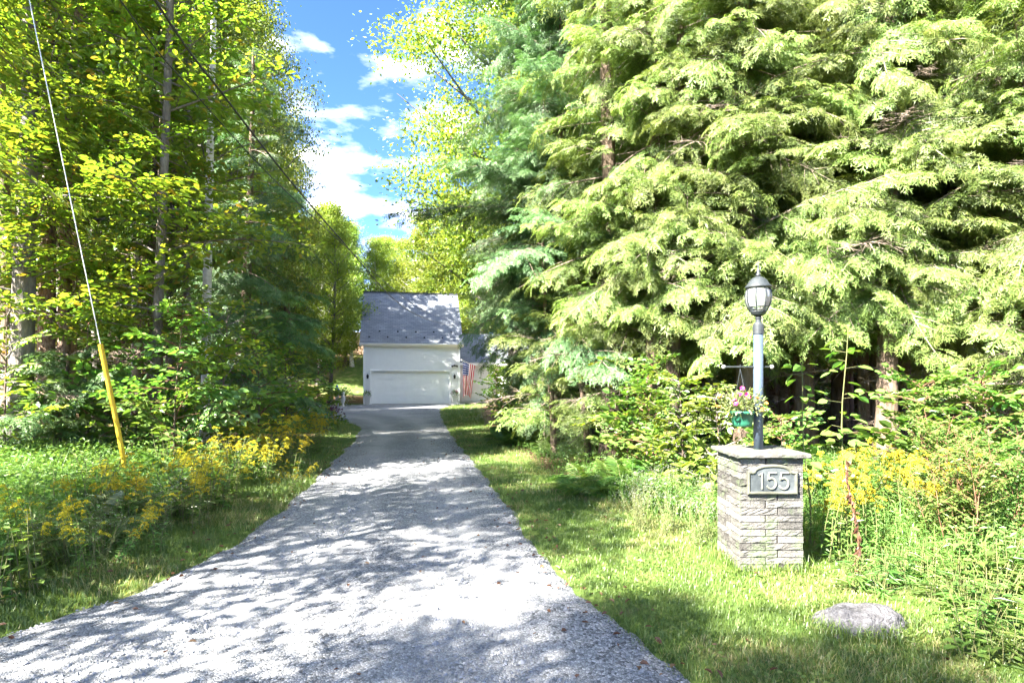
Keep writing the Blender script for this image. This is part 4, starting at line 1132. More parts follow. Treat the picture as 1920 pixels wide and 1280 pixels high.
# ------------------------------------------------------------------ mid and far trees with one joined crown each
def crown_mesh(name, H, Rr, z0, mat, seed, nl=46, per=210, leaf=.13, tall=1.0, spread=.55):
    """limbs end in uneven leaf clumps; gaps stay open between them"""
    g = np.random.default_rng(seed)
    cl, limbs = [], MB()
    P, (V, F) = trunk_mesh(H * .96, .014 * H, seed, bend=.25)
    for i in range(nl):
        t = (i + g.random()) / nl
        z = z0 + (H - z0) * t
        prof = math.sin(PI * min(1, .16 + .84 * t) ** .8) ** .8
        az = i * 2.4 + g.normal(0, .4)
        L = Rr * prof * g.uniform(.55, 1.12)
        zb_ = max(z0 * .8, z - L * .55)
        o = np.array([np.interp(zb_, P[:, 2], P[:, 0]), np.interp(zb_, P[:, 2], P[:, 1]), zb_])
        e = np.array([o[0] + L * math.cos(az), o[1] + L * math.sin(az), z + .1 * L])
        mid = o * .5 + e * .5 + np.array([0, 0, -.08 * L])
        limbs.add(*tube([o, mid, e], [.03 + .01 * L, .02 + .005 * L, .008], 5, False))
        for q in (.45, .75, 1.0):
            if g.random() < .85: cl.append((o * (1 - q) + e * q + g.normal(0, .12 * Rr ** .5, 3), (.45 + .22 * Rr * (1 - .25 * q)) * g.uniform(.6, 1.15)))
    Pn, Xn = [], []
    for c, r in cl:
        n = int(per * r * r / .8)
        d = g.normal(0, .5, (n, 3)) * np.array([1, 1, .48])
        Pn.append(c + d * r); Xn.append(d * .6 + g.normal(0, .5, (n, 3)) + np.array([0, 0, -.15]))
    Pn = np.concatenate(Pn); Xn = np.concatenate(Xn); n = len(Pn)
    V2, F2, ix = inst(KITE_V * np.array([1, .62, 1]), KITE_F, Pn, Xn, np.concatenate([g.normal(0, .5, (n, 2)), np.ones((n, 1))], 1), leaf * g.uniform(.6, 1.3, n))
    cm = MB().add(V2, F2, 0, np.clip(g.normal(.5, .22, n), 0, 1)[ix])
    crown = cm.mesh(name + '_crown', mat)
    tm = MB().add(V, F, smooth=True)
    tm.V += [v for v in limbs.V]; tm.F += [(f + tm.n, mi, vv, s) for f, mi, vv, s in limbs.F]
    return crown, tm
def make_kind(name, H, Rr, z0, mat, barks, seeds, **kw):
    out = []
    for s in seeds:
        c, tm = crown_mesh(name, H, Rr, z0, mat, s, **kw)
        out.append((c, {b: tm.mesh(name + '_trunk', M[b]) for b in barks}))
    return out
K_MAP = make_kind('maple', 14, 3.6, 4.5, M['maple'], ['bark', 'bark_birch'], (1, 2, 3), nl=56, per=420, leaf=.105)
K_YEL = make_kind('birch', 14, 2.8, 3.0, M['yellowgreen'], ['bark', 'bark_birch'], (4, 5, 6), nl=60, per=260, leaf=.14)
K_THIN = make_kind('roadside', 14, 3.6, 4.5, M['maple'], ['bark'], (12,), nl=36, per=145, leaf=.16)
K_LOW = make_kind('wood', 12, 3.0, 1.2, M['maple'], ['bark_hemlock'], (7, 8), nl=60, per=150, leaf=.17)
def far_conifer(seed):
    g = np.random.default_rng(seed); H = 13.0
    Pn, Xn = [], []
    for i in range(150):
        z = 1.2 + (H - 1.3) * (i / 150); L = 2.7 * (1 - (z - 1.2) / (H - 1)) ** .8 * g.uniform(.7, 1.1) + .2
        az = i * 2.4; d = np.array([math.cos(az), math.sin(az), -.12]); n = int(46 * L)
        t = g.random(n) ** .7 * L; w = .34 * L * (1 - t / L) + .1
        sd = g.normal(0, .5, n) * w
        Pn.append(np.array([0, 0, z]) + d * t[:, None] + np.stack([-d[1] * sd, d[0] * sd, -.1 * t * t / L - .2 * abs(sd) + g.normal(0, .05, n)], 1))
        s_ = np.sign(sd)[:, None]
        Xn.append(d + s_ * np.array([-d[1], d[0], -.3]) * .7 + g.normal(0, .25, (n, 3)))
    Pn = np.concatenate(Pn); Xn = np.concatenate(Xn); n = len(Pn)
    V2, F2, ix = inst(KITE_V * np.array([1, .3, 1]), KITE_F, Pn, Xn, np.concatenate([g.normal(0, .4, (n, 2)), np.ones((n, 1))], 1), .24 * g.uniform(.6, 1.3, n))
    c = MB().add(V2, F2, 0, np.clip(g.normal(.45, .22, n), 0, 1)[ix]).mesh('conifer_crown', M['hemlock_dark_shaded'])
    P, (V, F) = trunk_mesh(H, .17, seed, bend=.05)
    return c, {'bark_hemlock': MB().add(V, F, smooth=True).mesh('conifer_trunk', M['bark_hemlock'])}
K_CON = [far_conifer(9), far_conifer(10)]
frng = np.random.default_rng(77)
def put(kind, name, label, x, y, H=None, base=14.0, bark=None, group=None, wide=1.0):
    c, tr = kind[int(frng.integers(len(kind)))]
    s = (H or base) / base
    root = thing(name, label, 'tree', (x, y, float(gz(x, y)) - .1), frng.random() * 6.28, group)
    root.scale = (s * wide, s * wide, s)
    link('trunk', tr[bark or list(tr)[0]], root)
    link('crown', c, root)
    return root
MID = [ # px, Y, H, kind, bark, wide, label
    (955, 20.5, 17.5, 'MAP', 'bark', 1.0, 'tall maple with light green leaves reaching over the sky above the dark hemlock'),
    (462, 20.0, 14.6, 'MAP', 'bark', .55, 'tall slim maple with a pointed top left of the strip of sky'),
    (400, 16.0, 13.5, 'MAP', 'bark', .7, 'leafy maple behind the dark left hemlock'),
    (535, 24.0, 12.6, 'YEL', 'bark', .65, 'yellow-green tree past the dark hemlock on the left skyline'),
    (618, 38.5, 13.6, 'YEL', 'bark', .8, 'yellow-green tree nearest the left corner of the garage'),
    (596, 44.0, 14.0, 'YEL', 'bark_birch', .9, 'pale-trunked tree on the leaf-strewn bank left of the garage'),
    (660, 50.0, 12.5, 'YEL', 'bark_birch', .9, 'white-trunked tree showing behind the left end of the garage roof'),
    (705, 52.0, 11.5, 'YEL', 'bark_birch', .9, 'pale yellow-green tree behind the left part of the ridge'),
    (750, 54.0, 11.5, 'YEL', 'bark_birch', .9, 'pale yellow-green tree behind the middle of the ridge'),
    (795, 51.0, 13.5, 'YEL', 'bark_birch', 1.0, 'tall pale tree behind the right part of the ridge'),
    (845, 50.0, 15.5, 'YEL', 'bark', 1.0, 'yellow-green tree rising behind the dark hemlock and the roof'),
    (900, 47.0, 16.0, 'MAP', 'bark', 1.0, 'maple behind the house wing'),
    (800, 40.5 + 9, 9.0, 'YEL', 'bark', 1.0, 'short yellow tree just behind the ridge'),
    (515, 36.0, 13.5, 'YEL', 'bark', 1.0, 'yellow-green tree behind the flower bed left of the garage'),
    (1170, 16.5, 14, 'MAP', 'bark', .9, 'maple hidden behind the sunlit hemlocks'),
    (185, 14.0, 13, 'MAP', 'bark', .8, 'maple with a thin grey trunk behind the yellow guard'),
    (30, 14.5, 13, 'MAP', 'bark', .8, 'maple behind the grey beech near the left edge of the picture'),
]
KK = {'MAP': K_MAP, 'YEL': K_YEL}
for (px, Y, H, k, bk, wd, lab) in MID:
    put(KK[k], 'birch_tree' if bk == 'bark_birch' else 'leafy_tree', lab, X_(px, Y), Y, H, 14.0, bk, None, wd)
for (x, y, lab) in ((-14.3, 31.0, 'added shade conifer nearest the garage in the row left of the lawn'), (-16.4, 30.0, 'second added shade conifer of the row left of the lawn'), (-15.2, 33.2, 'added shade conifer at the back of the row left of the lawn'), (-17.2, 32.6, 'outermost added shade conifer of the row left of the lawn'), (-14.9, 28.4, 'front added shade conifer of the row left of the lawn')):
    put(K_CON, 'conifer', lab, x, y, 19.0, 13.0, 'bark_hemlock', 'row of added conifers shading the garage', 1.1)  # mostly hidden trees, added to keep sun off the garage wall and roof
# roadside trees just out of the picture that shade the near driveway
for (x, y, H, wd, lab) in ((-5.4, -1.6, 8.0, .7, 'roadside maple just behind the viewpoint on the left'), (-7.2, -5.0, 10.5, .9, 'roadside maple farther behind the viewpoint'), (-6.6, 1.6, 9.4, 1.0, 'roadside maple outside the left edge of the picture'), (-6.6, 4.0, 9.0, .75, 'slim roadside maple just outside the left edge beside the beech')):
    put(K_THIN, 'roadside_maple', lab, x, y, H, 14.0, 'bark', 'roadside trees', wd)
# deep wood on both sides and behind
def wood(n, region, label, group, seed, kinds, mind=2.2, ok=lambda x, y: True):
    g = np.random.default_rng(seed); pts = []
    tries = 0
    while len(pts) < n and tries < 4000:
        tries += 1
        x, y = g.uniform(*region[0]), g.uniform(*region[1])
        if not ok(x, y): continue
        if all((x - a) ** 2 + (y - b) ** 2 > mind ** 2 for a, b in pts): pts.append((x, y))
    for (x, y) in pts:
        k, nm, base, bk = kinds[int(g.integers(len(kinds)))]
        put(k, nm, ('dark conifer ' if nm == 'conifer' else 'leafy tree ') + label, x, y, base * g.uniform(.8, 1.12), base, bk, group, g.uniform(.85, 1.15))
CON = (K_CON, 'conifer', 13.0, 'bark_hemlock'); LOW = (K_LOW, 'wood_tree', 12.0, 'bark_hemlock'); MPL = (K_MAP, 'wood_tree', 14.0, 'bark'); YLW = (K_YEL, 'wood_tree', 14.0, 'bark')
wood(13, ((-26, -7.5), (15, 25)), 'in the dim interior of the left wood', 'trees inside the left wood', 1, [CON, CON, LOW, MPL], ok=lambda x, y: x < -.56 * y and y > 11.0 - .2 * x * 0)
wood(26, ((-40, -14), (26, 62)), 'in the wood beyond the lawn left of the garage', 'trees beyond the lawn', 2, [YLW, YLW, LOW, MPL], 3.0, ok=lambda x, y: x < -.5 * y - 2.5 or y > 46)
wood(26, ((-16, 10), (56, 78)), 'in the yellow-green wood behind the garage', 'trees behind the garage', 3, [YLW, YLW, LOW], 3.0)
wood(34, ((2.5, 30), (13, 34)), 'in the dim interior of the right wood', 'trees inside the right wood', 4, [CON, CON, LOW, MPL], 2.4, ok=lambda x, y: x > .12 * y and x < 1.15 * y)
# bare trunks standing in the gloom on both sides
g = np.random.default_rng(6)
P_, (V_, F_) = trunk_mesh(11, .12, 55, bend=.1)
bare = [MB().add(*trunk_mesh(11, .09 + .02 * k, 55 + k, bend=.1)[1], smooth=True).mesh('bare_trunk', M['bark_hemlock']) for k in range(3)]
bare_grey = [MB().add(*trunk_mesh(11, .06 + .02 * k, 65 + k, bend=.1)[1], smooth=True).mesh('bare_trunk', M['bark']) for k in range(3)]
for side, cnt, lab, grp in ((-1, 22, 'thin bare trunk standing among the left wood', 'thin trunks in the left wood'), (1, 22, 'thin dark trunk standing in the gloom of the right wood', 'thin trunks in the right wood')):
    for i in range(cnt):
        Y = g.uniform(9.6, 16)
        px = g.uniform(0, 360) if side < 0 else g.uniform(1180, 1920)
        x = X_(px, Y)
        t = thing('thin_tree', lab, 'tree', (x, Y, float(gz(x, Y)) - .1), g.random() * 6, grp)
        link('trunk', (bare if i % 2 or side > 0 else bare_grey)[int(g.integers(3))], t)
        for k in range(7):
            q, mes = DEAD[int(g.integers(3))]
            link('dead_branch', mes[int(g.integers(2))], t, (0, 0, g.uniform(.5, 4.5)), (g.normal(0, .3), g.normal(0, .15), g.random() * 6.28), g.uniform(.6, 1.1))

# ------------------------------------------------------------------ grass, weeds, ferns, goldenrod
rng = np.random.default_rng(31)
def scatter(n, xr_, yr_, mask):
    x = rng.uniform(*xr_, n); y = yr_[0] + (yr_[1] - yr_[0]) * rng.random(n) ** 1.6
    k = rng.random(n) < mask(x, y)
    return x[k], y[k]
BL_V = np.array([[0, -.5, 0], [0, .5, 0], [.55, .38, .0], [.55, -.38, .0], [1, 0, 0]])
def blades(x, y, h, w, mb, mi, var, bend=.5):
    n = len(x); z = gz(x, y) - .005
    az = rng.random(n) * 6.28; ln = rng.uniform(.05, bend, n)
    up = np.stack([np.cos(az) * ln, np.sin(az) * ln, np.ones(n)], 1)
    side = np.stack([-np.sin(az + rng.normal(0, .6, n)), np.cos(az), np.zeros(n)], 1)
    base = np.stack([x, y, z], 1)
    d = unit(up); m1 = base + d * (h * .55)[:, None]
    tip = m1 + (unit(np.stack([np.cos(az) * (ln * 2.2 + .2), np.sin(az) * (ln * 2.2 + .2), np.ones(n) * .75], 1))) * (h * .5)[:, None]
    ws = (w / 2)[:, None] * unit(side)
    V = np.stack([base - ws, base + ws, m1 + ws * .8, m1 - ws * .8, tip], 1).reshape(-1, 3)
    k = np.arange(n) * 5
    mb.add(V, np.stack([k, k + 1, k + 2, k + 3], 1), mi, var); mb.n -= len(V); mb.V.pop()
    mb.add(V, np.stack([k + 3, k + 2, k + 4], 1), mi, var)
def off_drive(x, y): return (x < xl(y) - .0) | (x > xr(y) + .0)
def patch(x, y): return fbm(x * 1.3 + 3, y * 1.3)
gmb = MB()
def gmask(x, y):
    e = np.minimum(np.abs(xl(y) - x), np.abs(x - xr(y)))
    keep = np.where((x < xl(y) + .05) | (x > xr(y) - .05), grassy(x, y), 0)
    keep = keep * (.35 + .65 * sm(.0, .35, e))
    inp = (np.abs(x - PCX) < PW / 2 - .02) & (np.abs(y - PCY) < PW / 2 - .02)
    return np.where(inp, 0, keep)
for (n, xr_, yr_, hs, ws) in ((150000, (-.2, 5.0), (2.2, 8.0), (.028, .07), (.003, .0065)), (60000, (-5.2, -2.4), (2.6, 9), (.04, .10), (.004, .007)), (40000, (-4, 2.2), (7, 22), (.05, .10), (.006, .011)), (14000, (-7, -2.5), (7, 22), (.06, .14), (.006, .012)), (9000, (-14, -8), (28, 38), (.08, .2), (.02, .04)), (5000, (-5, -1), (20, 34), (.06, .16), (.012, .025))):
    x, y = scatter(n, xr_, yr_, gmask)
    m = len(x)
    dry = patch(x, y)
    va = np.clip(rng.normal(.38, .16, m) + np.where(dry > .57, .42 * (rng.random(m) < .7), 0), 0, 1)
    blades(x, y, rng.uniform(*hs, m) * (.7 + .6 * patch(x * 2, y * 2)), rng.uniform(*ws, m), gmb, 0, va, .7)
for (cx, cy_, sx, sy, n) in ((-1.30, 6.25, .35, .12, 500), (-1.7, 8.6, .2, .25, 160), (-1.25, 7.2, .15, .2, 90), (-1.5, 11, .2, .8, 200)):
    x = rng.normal(cx, sx, n); y = rng.normal(cy_, sy, n)
    blades(x, y, rng.uniform(.05, .09, n), rng.uniform(.004, .007, n), gmb, 0, np.clip(rng.normal(.6, .3, n), 0, 1), .9)
th = rng.random(1500) * 6.28; rr_ = rng.normal(1.0, .13, 1500)
x = 2.27 + .33 * rr_ * np.cos(th); y = 3.74 + .27 * rr_ * np.sin(th)
blades(x, y, rng.uniform(.05, .13, 1500), rng.uniform(.003, .007, 1500), gmb, 0, np.clip(rng.normal(.42, .2, 1500), 0, 1), .8)
th = rng.random(900) * 6.28; sq = np.maximum(np.abs(np.cos(th)), np.abs(np.sin(th)))
rr_ = (PW / 2 + .015 + np.abs(rng.normal(0, .05, 900))) / sq
x = PCX + rr_ * np.cos(th); y = PCY + rr_ * np.sin(th)
blades(x, y, rng.uniform(.06, .16, 900), rng.uniform(.003, .007, 900), gmb, 0, np.clip(rng.normal(.42, .2, 900), 0, 1), .5)
for sgn, fx in ((-1, xl), (1, xr)):        # tufts creeping over the gravel edge
    for k in range(260):
        y0 = 2.6 + 13 * rng.random() ** 1.6; n = int(rng.integers(8, 26)); x0 = float(fx(y0)) - sgn * rng.uniform(-.06, .13)
        blades(rng.normal(x0, .03, n), rng.normal(y0, .03, n), rng.uniform(.03, .08, n), rng.uniform(.003, .006, n), gmb, 0, np.clip(rng.normal(.5, .22, n), 0, 1), .9)
gmb.obj('grass', M['grass'], kind='stuff', label='short green and straw-coloured grass along the driveway edges', cat='grass')
# clover and plantain in the right verge
x, y = scatter(9000, (.2, 4.6), (2.3, 6.5), lambda x, y: gmask(x, y) * (fbm(x * 1.1 + 9, y * 1.1) > .5))
n = len(x); az = rng.random(n) * 6.28
V, F, ix = inst(LEAF_V * np.array([1, 1.5, 1]), LEAF_F, np.stack([x, y, gz(x, y) + rng.uniform(.01, .06, n)], 1), np.stack([np.cos(az), np.sin(az), rng.normal(.1, .3, n)], 1), np.concatenate([rng.normal(0, .35, (n, 2)), np.ones((n, 1))], 1), rng.uniform(.015, .035, n))
MB().add(V, F, 0, np.clip(rng.normal(.5, .25, n), 0, 1)[ix]).obj('clover', M['weed'], kind='stuff', label='small clover leaves scattered through the right-hand grass', cat='clover')
# fallen leaves
x, y = scatter(11000, (-5, 4), (2.3, 16), lambda x, y: np.exp(-np.minimum(np.abs(x - xl(y)), np.abs(x - xr(y))) / .2) * .8 * (rng.random(len(x)) < .5) + .018)
n = len(x); az = rng.random(n) * 6.28
zz = np.where(off_drive(x, y), gz(x, y) + .05, .035)
V, F, ix = inst(LEAF_V * np.array([1, 1.1, 2.5]), LEAF_F, np.stack([x, y, zz], 1), np.stack([np.cos(az), np.sin(az), rng.normal(0, .25, n)], 1), np.concatenate([rng.normal(0, .4, (n, 2)), np.ones((n, 1))], 1), rng.uniform(.025, .06, n))
MB().add(V, F, 0, rng.random(n)[ix]).obj('fallen_leaves', M['brownleaf'], kind='stuff', label='brown fallen leaves strewn along the driveway edges', cat='leaves')
# forest litter leaves and low undergrowth
def umask(x, y):
    dl = xl(y) - x; dr = x - xr(y)
    gr_ = grassy(x, y)
    inp = (np.abs(x - PCX) < PW / 2) & (np.abs(y - PCY) < PW / 2)
    bo = ((x - 2.27) / .36) ** 2 + ((y - 3.72) / .3) ** 2 < 1
    return np.where(((dl > .3) | (dr > .3)) & ~inp & ~bo, 1 - gr_, 0)
umb = MB()
for (n, xr_, yr_, hmax, ls) in ((60000, (-7.5, -2.9), (2.8, 10), .5, (.03, .08)), (16000, (-9, -3), (8, 19), .4, (.04, .09)), (60000, (1.2, 6.5), (2.6, 9), .42, (.03, .07)), (40000, (-1.5, 7), (7, 18), .35, (.04, .09)), (7000, (-14, -5.5), (18, 30), .5, (.08, .15))):
    x, y = scatter(n, xr_, yr_, umask)
    m = len(x); az = rng.random(m) * 6.28
    h = hmax * rng.random(m) * (.35 + .9 * patch(x * 1.7, y * 1.7))
    V, F, ix = inst(LANCE_V * np.array([1, 2.0, 1]), LANCE_F, np.stack([x, y, gz(x, y) + h], 1), np.stack([np.cos(az), np.sin(az), rng.normal(.0, .4, m)], 1), np.concatenate([rng.normal(0, .5, (m, 2)), np.ones((m, 1))], 1), rng.uniform(*ls, m))
    umb.add(V, F, 0, np.clip(rng.normal(.4, .25, m), 0, 1)[ix])
    x2, y2 = x[::3], y[::3]
    blades(x2, y2, hmax * rng.uniform(.5, 1.2, len(x2)), rng.uniform(.003, .008, len(x2)), umb, 0, np.clip(rng.normal(.4, .25, len(x2)), 0, 1), .6)
umb.obj('undergrowth', M['weed'], kind='stuff', label='tangled low green undergrowth covering the banks under the trees', cat='undergrowth')

def weed_mesh(name, h, nst, leaf, TV, TF, mat, seed, spread=.25, step=.045, plume=None, flower=None, stem='stem', lo=.05):
    """upright stems with leaves up their length; optional yellow plumes or small flowers at the tops"""
    g = np.random.default_rng(seed); mb = MB(); pm = MB() if plume or flower else None
    for s in range(nst):
        az = g.random() * 6.28; ln = g.uniform(.02, spread); hh = h * g.uniform(.65, 1.1)
        o = np.array([g.normal(0, .04), g.normal(0, .04), 0]); d = np.array([math.cos(az) * ln, math.sin(az) * ln, 1.0])
        cv = lambda t: o + d * hh * t + np.array([math.cos(az), math.sin(az), -.35]) * (.16 * hh * max(0, t - .4) ** 2)
        mb.add(*tube([cv(t) for t in np.linspace(0, 1, 6)], np.linspace(.0045, .002, 6), 4, False), 1)
        k = np.arange(lo * hh + .02, hh, step); n = len(k)
        a = np.arange(n) * 2.4 + g.random() * 6
        P = np.array([cv(q / hh) for q in k])
        X = np.stack([np.cos(a), np.sin(a), g.normal(.15, .25, n)], 1)
        V, F, ix = inst(TV, TF, P, X, np.concatenate([g.normal(0, .25, (n, 2)), np.ones((n, 1))], 1), leaf * g.uniform(.7, 1.2, n) * (1.1 - .6 * k / hh))
        mb.add(V, F, 0, np.clip(g.normal(.45, .22, n), 0, 1)[ix])
        if plume:
            for b_ in range(int(g.integers(5, 9))):
                t0 = g.uniform(.72, 1.0); a2 = az + g.normal(0, .9); L = plume * g.uniform(.5, 1.1)
                q = np.linspace(.1, 1, 16)
                pts = np.array([cv(t0) + np.array([math.cos(a2) * L * u, math.sin(a2) * L * u, L * (.55 * u - .75 * u * u)]) for u in q])
                pts = np.repeat(pts, 3, 0) + g.normal(0, .005, (48, 3))
                V, F, ix = inst(KITE_V, KITE_F, pts, g.normal(size=(48, 3)) + np.array([0, 0, .6]), g.normal(size=(48, 3)), g.uniform(.006, .014, 48))
                pm.add(V, F, 0, g.random(48)[ix])
        if flower:
            c = (cv(1.0) + g.normal(0, flower * 2, (10, 3)) * np.array([1, 1, .8]))[np.arange(30) % 10] + g.normal(0, .004, (30, 3))
            V, F, ix = inst(KITE_V, KITE_F, c, g.normal(size=(30, 3)), g.normal(0, .4, (30, 3)) + np.array([0, 0, 1]), g.uniform(.004, .008, 30))
            pm.add(V, F, 0, g.random(30)[ix])
    m1 = mb.mesh(name, [mat, M[stem]])
    m2 = pm.mesh(name + '_flowers', M['goldenrod'] if plume else M['aster']) if pm else None
    return m1, m2
M['aster'] = leaf_mat('aster_petals', [(.3, .3, .27), (.42, .42, .38)], .3, 0, .5, 0, .1, (1, 1, .9))
WID = LEAF_V * np.array([1, 1.0, 1])
GOLD = [weed_mesh('goldenrod', .8, 4, .09, LANCE_V * np.array([1, 1.6, 1]), LANCE_F, M['weed'], 700 + k, .3, .03, plume=.11) for k in range(3)]
BROAD = [weed_mesh('broadleaf_weed', .5, 5, .11, WID, LEAF_F, M['weed'], 710 + k, .5, .05) for k in range(3)]
ASTER = [weed_mesh('aster', .6, 7, .05, LANCE_V * np.array([1, 1.6, 1]), LANCE_F, M['pale'], 720 + k, .5, .022, flower=.03) for k in range(3)]
TALLG = [weed_mesh('tall_grass', .5, 10, .3, LANCE_V * np.array([1, .7, 1]), LANCE_F, M['weed'], 730 + k, .3, .1) for k in range(3)]
wrng = np.random.default_rng(99)
def plant(kind, name, label, cat, group, x, y, s=1.0, part='flowers'):
    me, fl = kind[int(wrng.integers(len(kind)))]
    o = link(name, me, None, (x, y, float(gz(x, y)) - .02), (wrng.normal(0, .06), wrng.normal(0, .06), wrng.random() * 6.28), s, label, cat, group)
    if fl: link(part, fl, o, kind='stuff')
    return o
def ppx(px, py): # ground point under a photo pixel (flat)
    Y = 1.6 * FPX / (py - HOR); return X_(px, Y), Y
# goldenrod on the left bank
for i in range(66):
    y = wrng.uniform(3.9, 9.5) if i < 44 else wrng.uniform(9, 18)
    x = float(xl(y)) - wrng.uniform(.4, 1.6) * (1 if i < 40 else .8)
    where = 'on the left bank nearest the viewpoint' if y < 5.8 else ('beside the yellow guard on the left bank' if y < 7.6 else ('on the left bank past the yellow guard' if y < 11 else 'at the far end of the left bank'))
    plant(GOLD, 'goldenrod', 'yellow-plumed goldenrod ' + where, 'goldenrod', 'goldenrod ' + where, x, y, wrng.uniform(.65, 1.0) * (1.15 if y > 9 else 1.0), 'plume')
for (px, py, s) in ((590, 925, .8), (545, 945, .75), (285, 1075, .62), (300, 1060, .7)):
    x, y = ppx(px, py + 15); plant(GOLD, 'goldenrod', 'goldenrod leaning from the left bank over the edge of the gravel', 'goldenrod', 'goldenrod leaning over the gravel', x - .5, y + .3, s, 'plume').rotation_euler = (R(6), R(26), wrng.random() * .5)
# goldenrod behind and right of the pillar
for i in range(26):
    x = wrng.uniform(2.75, 4.6); y = wrng.uniform(5.0, 6.6)
    plant(GOLD, 'goldenrod', 'goldenrod in the sunny clump right of the pillar', 'goldenrod', 'goldenrod right of the pillar', x, y, wrng.uniform(.8, 1.15), 'plume')
for i in range(70):
    y = wrng.uniform(3.4, 10.5); x = float(xl(y)) - wrng.uniform(.5, 2.3)
    where = 'on the left bank nearest the viewpoint' if y < 5.8 else ('beside the yellow guard on the left bank' if y < 7.6 else 'on the left bank past the yellow guard')
    plant(BROAD, 'broadleaf_weed', 'leafy green weed ' + where, 'weed', 'weeds ' + where, x, y, wrng.uniform(.85, 1.4))
for i in range(60):
    x = wrng.uniform(2.6, 4.8); y = wrng.uniform(2.9, 5.4)
    if x < .72 * y: continue
    plant(BROAD, 'broadleaf_weed', 'leafy weed ' + ('in the lower right corner' if y < 3.9 else 'behind and right of the boulder'), 'weed', 'weeds in the lower right corner' if y < 3.9 else 'weeds behind the boulder', x, y, wrng.uniform(.6, 1.0))
for i in range(44):
    y = wrng.uniform(2.75, 4.6); x = wrng.uniform(2.3 + .2 * (y - 3), 4.2)
    if ((x - 2.27) / .5) ** 2 + ((y - 3.72) / .5) ** 2 < 1: continue
    where = 'in front of and right of the boulder' if y < 3.6 else 'behind the boulder'
    plant(TALLG, 'tall_grass_clump', 'clump of long arching grass ' + where, 'grass clump', 'tall grass ' + where, x, y, wrng.uniform(.4, .75))
for i in range(34):
    y = wrng.uniform(5.4, 7.6); x = wrng.uniform(.19 * y + .1, .36 * y)
    plant(ASTER, 'aster_clump', 'pale aster with tiny white flowers left of the pillar', 'aster', 'asters left of the pillar', x, y, wrng.uniform(.6, 1.0), 'flowers')
for i in range(10):
    y = wrng.uniform(4.6, 7.5); x = float(xl(y)) - wrng.uniform(.7, 1.3)
    plant(ASTER, 'aster_clump', 'pale aster among the goldenrod on the left bank', 'aster', 'asters on the left bank', x, y, wrng.uniform(.6, .9), 'flowers')
# ferns
def frond_mesh(L, seed, mat):
    g = np.random.default_rng(seed); mb = MB()
    ax = lambda t: np.array([L * (t - .12 * t * t), 0, L * (.75 * t - .62 * t * t)])
    mb.add(*tube([ax(t) for t in np.linspace(0, 1, 8)], np.linspace(.004, .001, 8), 4, False), 1)
    P, X, S, W = [], [], [], []
    for t in np.linspace(.14, .98, 24):
        for sd in (-1, 1):
            s = .30 * L * math.sin(PI * min(1, .18 + .82 * t)) ** .8 + .012
            P.append(ax(t)); X.append((.35, sd, -.12 + g.normal(0, .08))); S.append(s); W.append(.030 * L / .7)
    n = len(P)
    V, F, ix = inst(LANCE_V, LANCE_F, np.array(P), np.array(X), np.concatenate([g.normal(0, .15, (n, 2)), np.ones((n, 1))], 1), np.stack([np.array(S), np.array(W) * 5, np.array(S)], 1))
    mb.add(V, F, 0, np.clip(g.normal(.45, .2, n), 0, 1)[ix])
    return mb.mesh('fern_frond', [mat, M['stem']])
FR = [frond_mesh(.7, 40 + k, M['fern']) for k in range(3)]
FRY = [frond_mesh(.7, 50 + k, M['pale']) for k in range(2)]
def fern(x, y, s, label, group, kit=FR, n=9):
    t = thing('fern', label, 'fern', (x, y, float(gz(x, y))), 0, group)
    for k in range(n):
        link('frond', kit[int(wrng.integers(len(kit)))], t, (0, 0, .02), (wrng.normal(0, .15), wrng.normal(-.15, .22), k * 6.28 / n + wrng.normal(0, .25)), s * wrng.uniform(.75, 1.1))
for i in range(9):
    x, y = ppx(wrng.uniform(1085, 1230), wrng.uniform(905, 945)); fern(x, y + .2, wrng.uniform(.75, 1.05), 'green fern in the clump below the bare brown trunk', 'ferns below the bare trunk')
for i in range(8):
    y = wrng.uniform(11.5, 16); x = float(xr(y)) + wrng.uniform(1.2, 2.0); fern(x, y, wrng.uniform(.9, 1.2), 'fern in the shade under the dark hemlock', 'ferns under the dark hemlock')
for i in range(9):
    y = wrng.uniform(4.6, 6.6); x = float(xl(y)) - wrng.uniform(.8, 1.7); fern(x, y, wrng.uniform(.6, .9), 'pale yellowing fern among the weeds on the left bank', 'yellowing ferns on the left bank', FRY, 8)
for i in range(9):
    y = wrng.uniform(6.2, 9.0); x = float(xl(y)) - wrng.uniform(1.2, 2.3); fern(x, y, wrng.uniform(.8, 1.0), 'green fern behind the goldenrod on the left bank', 'green ferns on the left bank')
for i in range(3):
    y = wrng.uniform(6.6, 7.6); x = wrng.uniform(.26 * y, .38 * y); fern(x, y, .9, 'fern close behind the left side of the pillar', 'ferns behind the pillar')

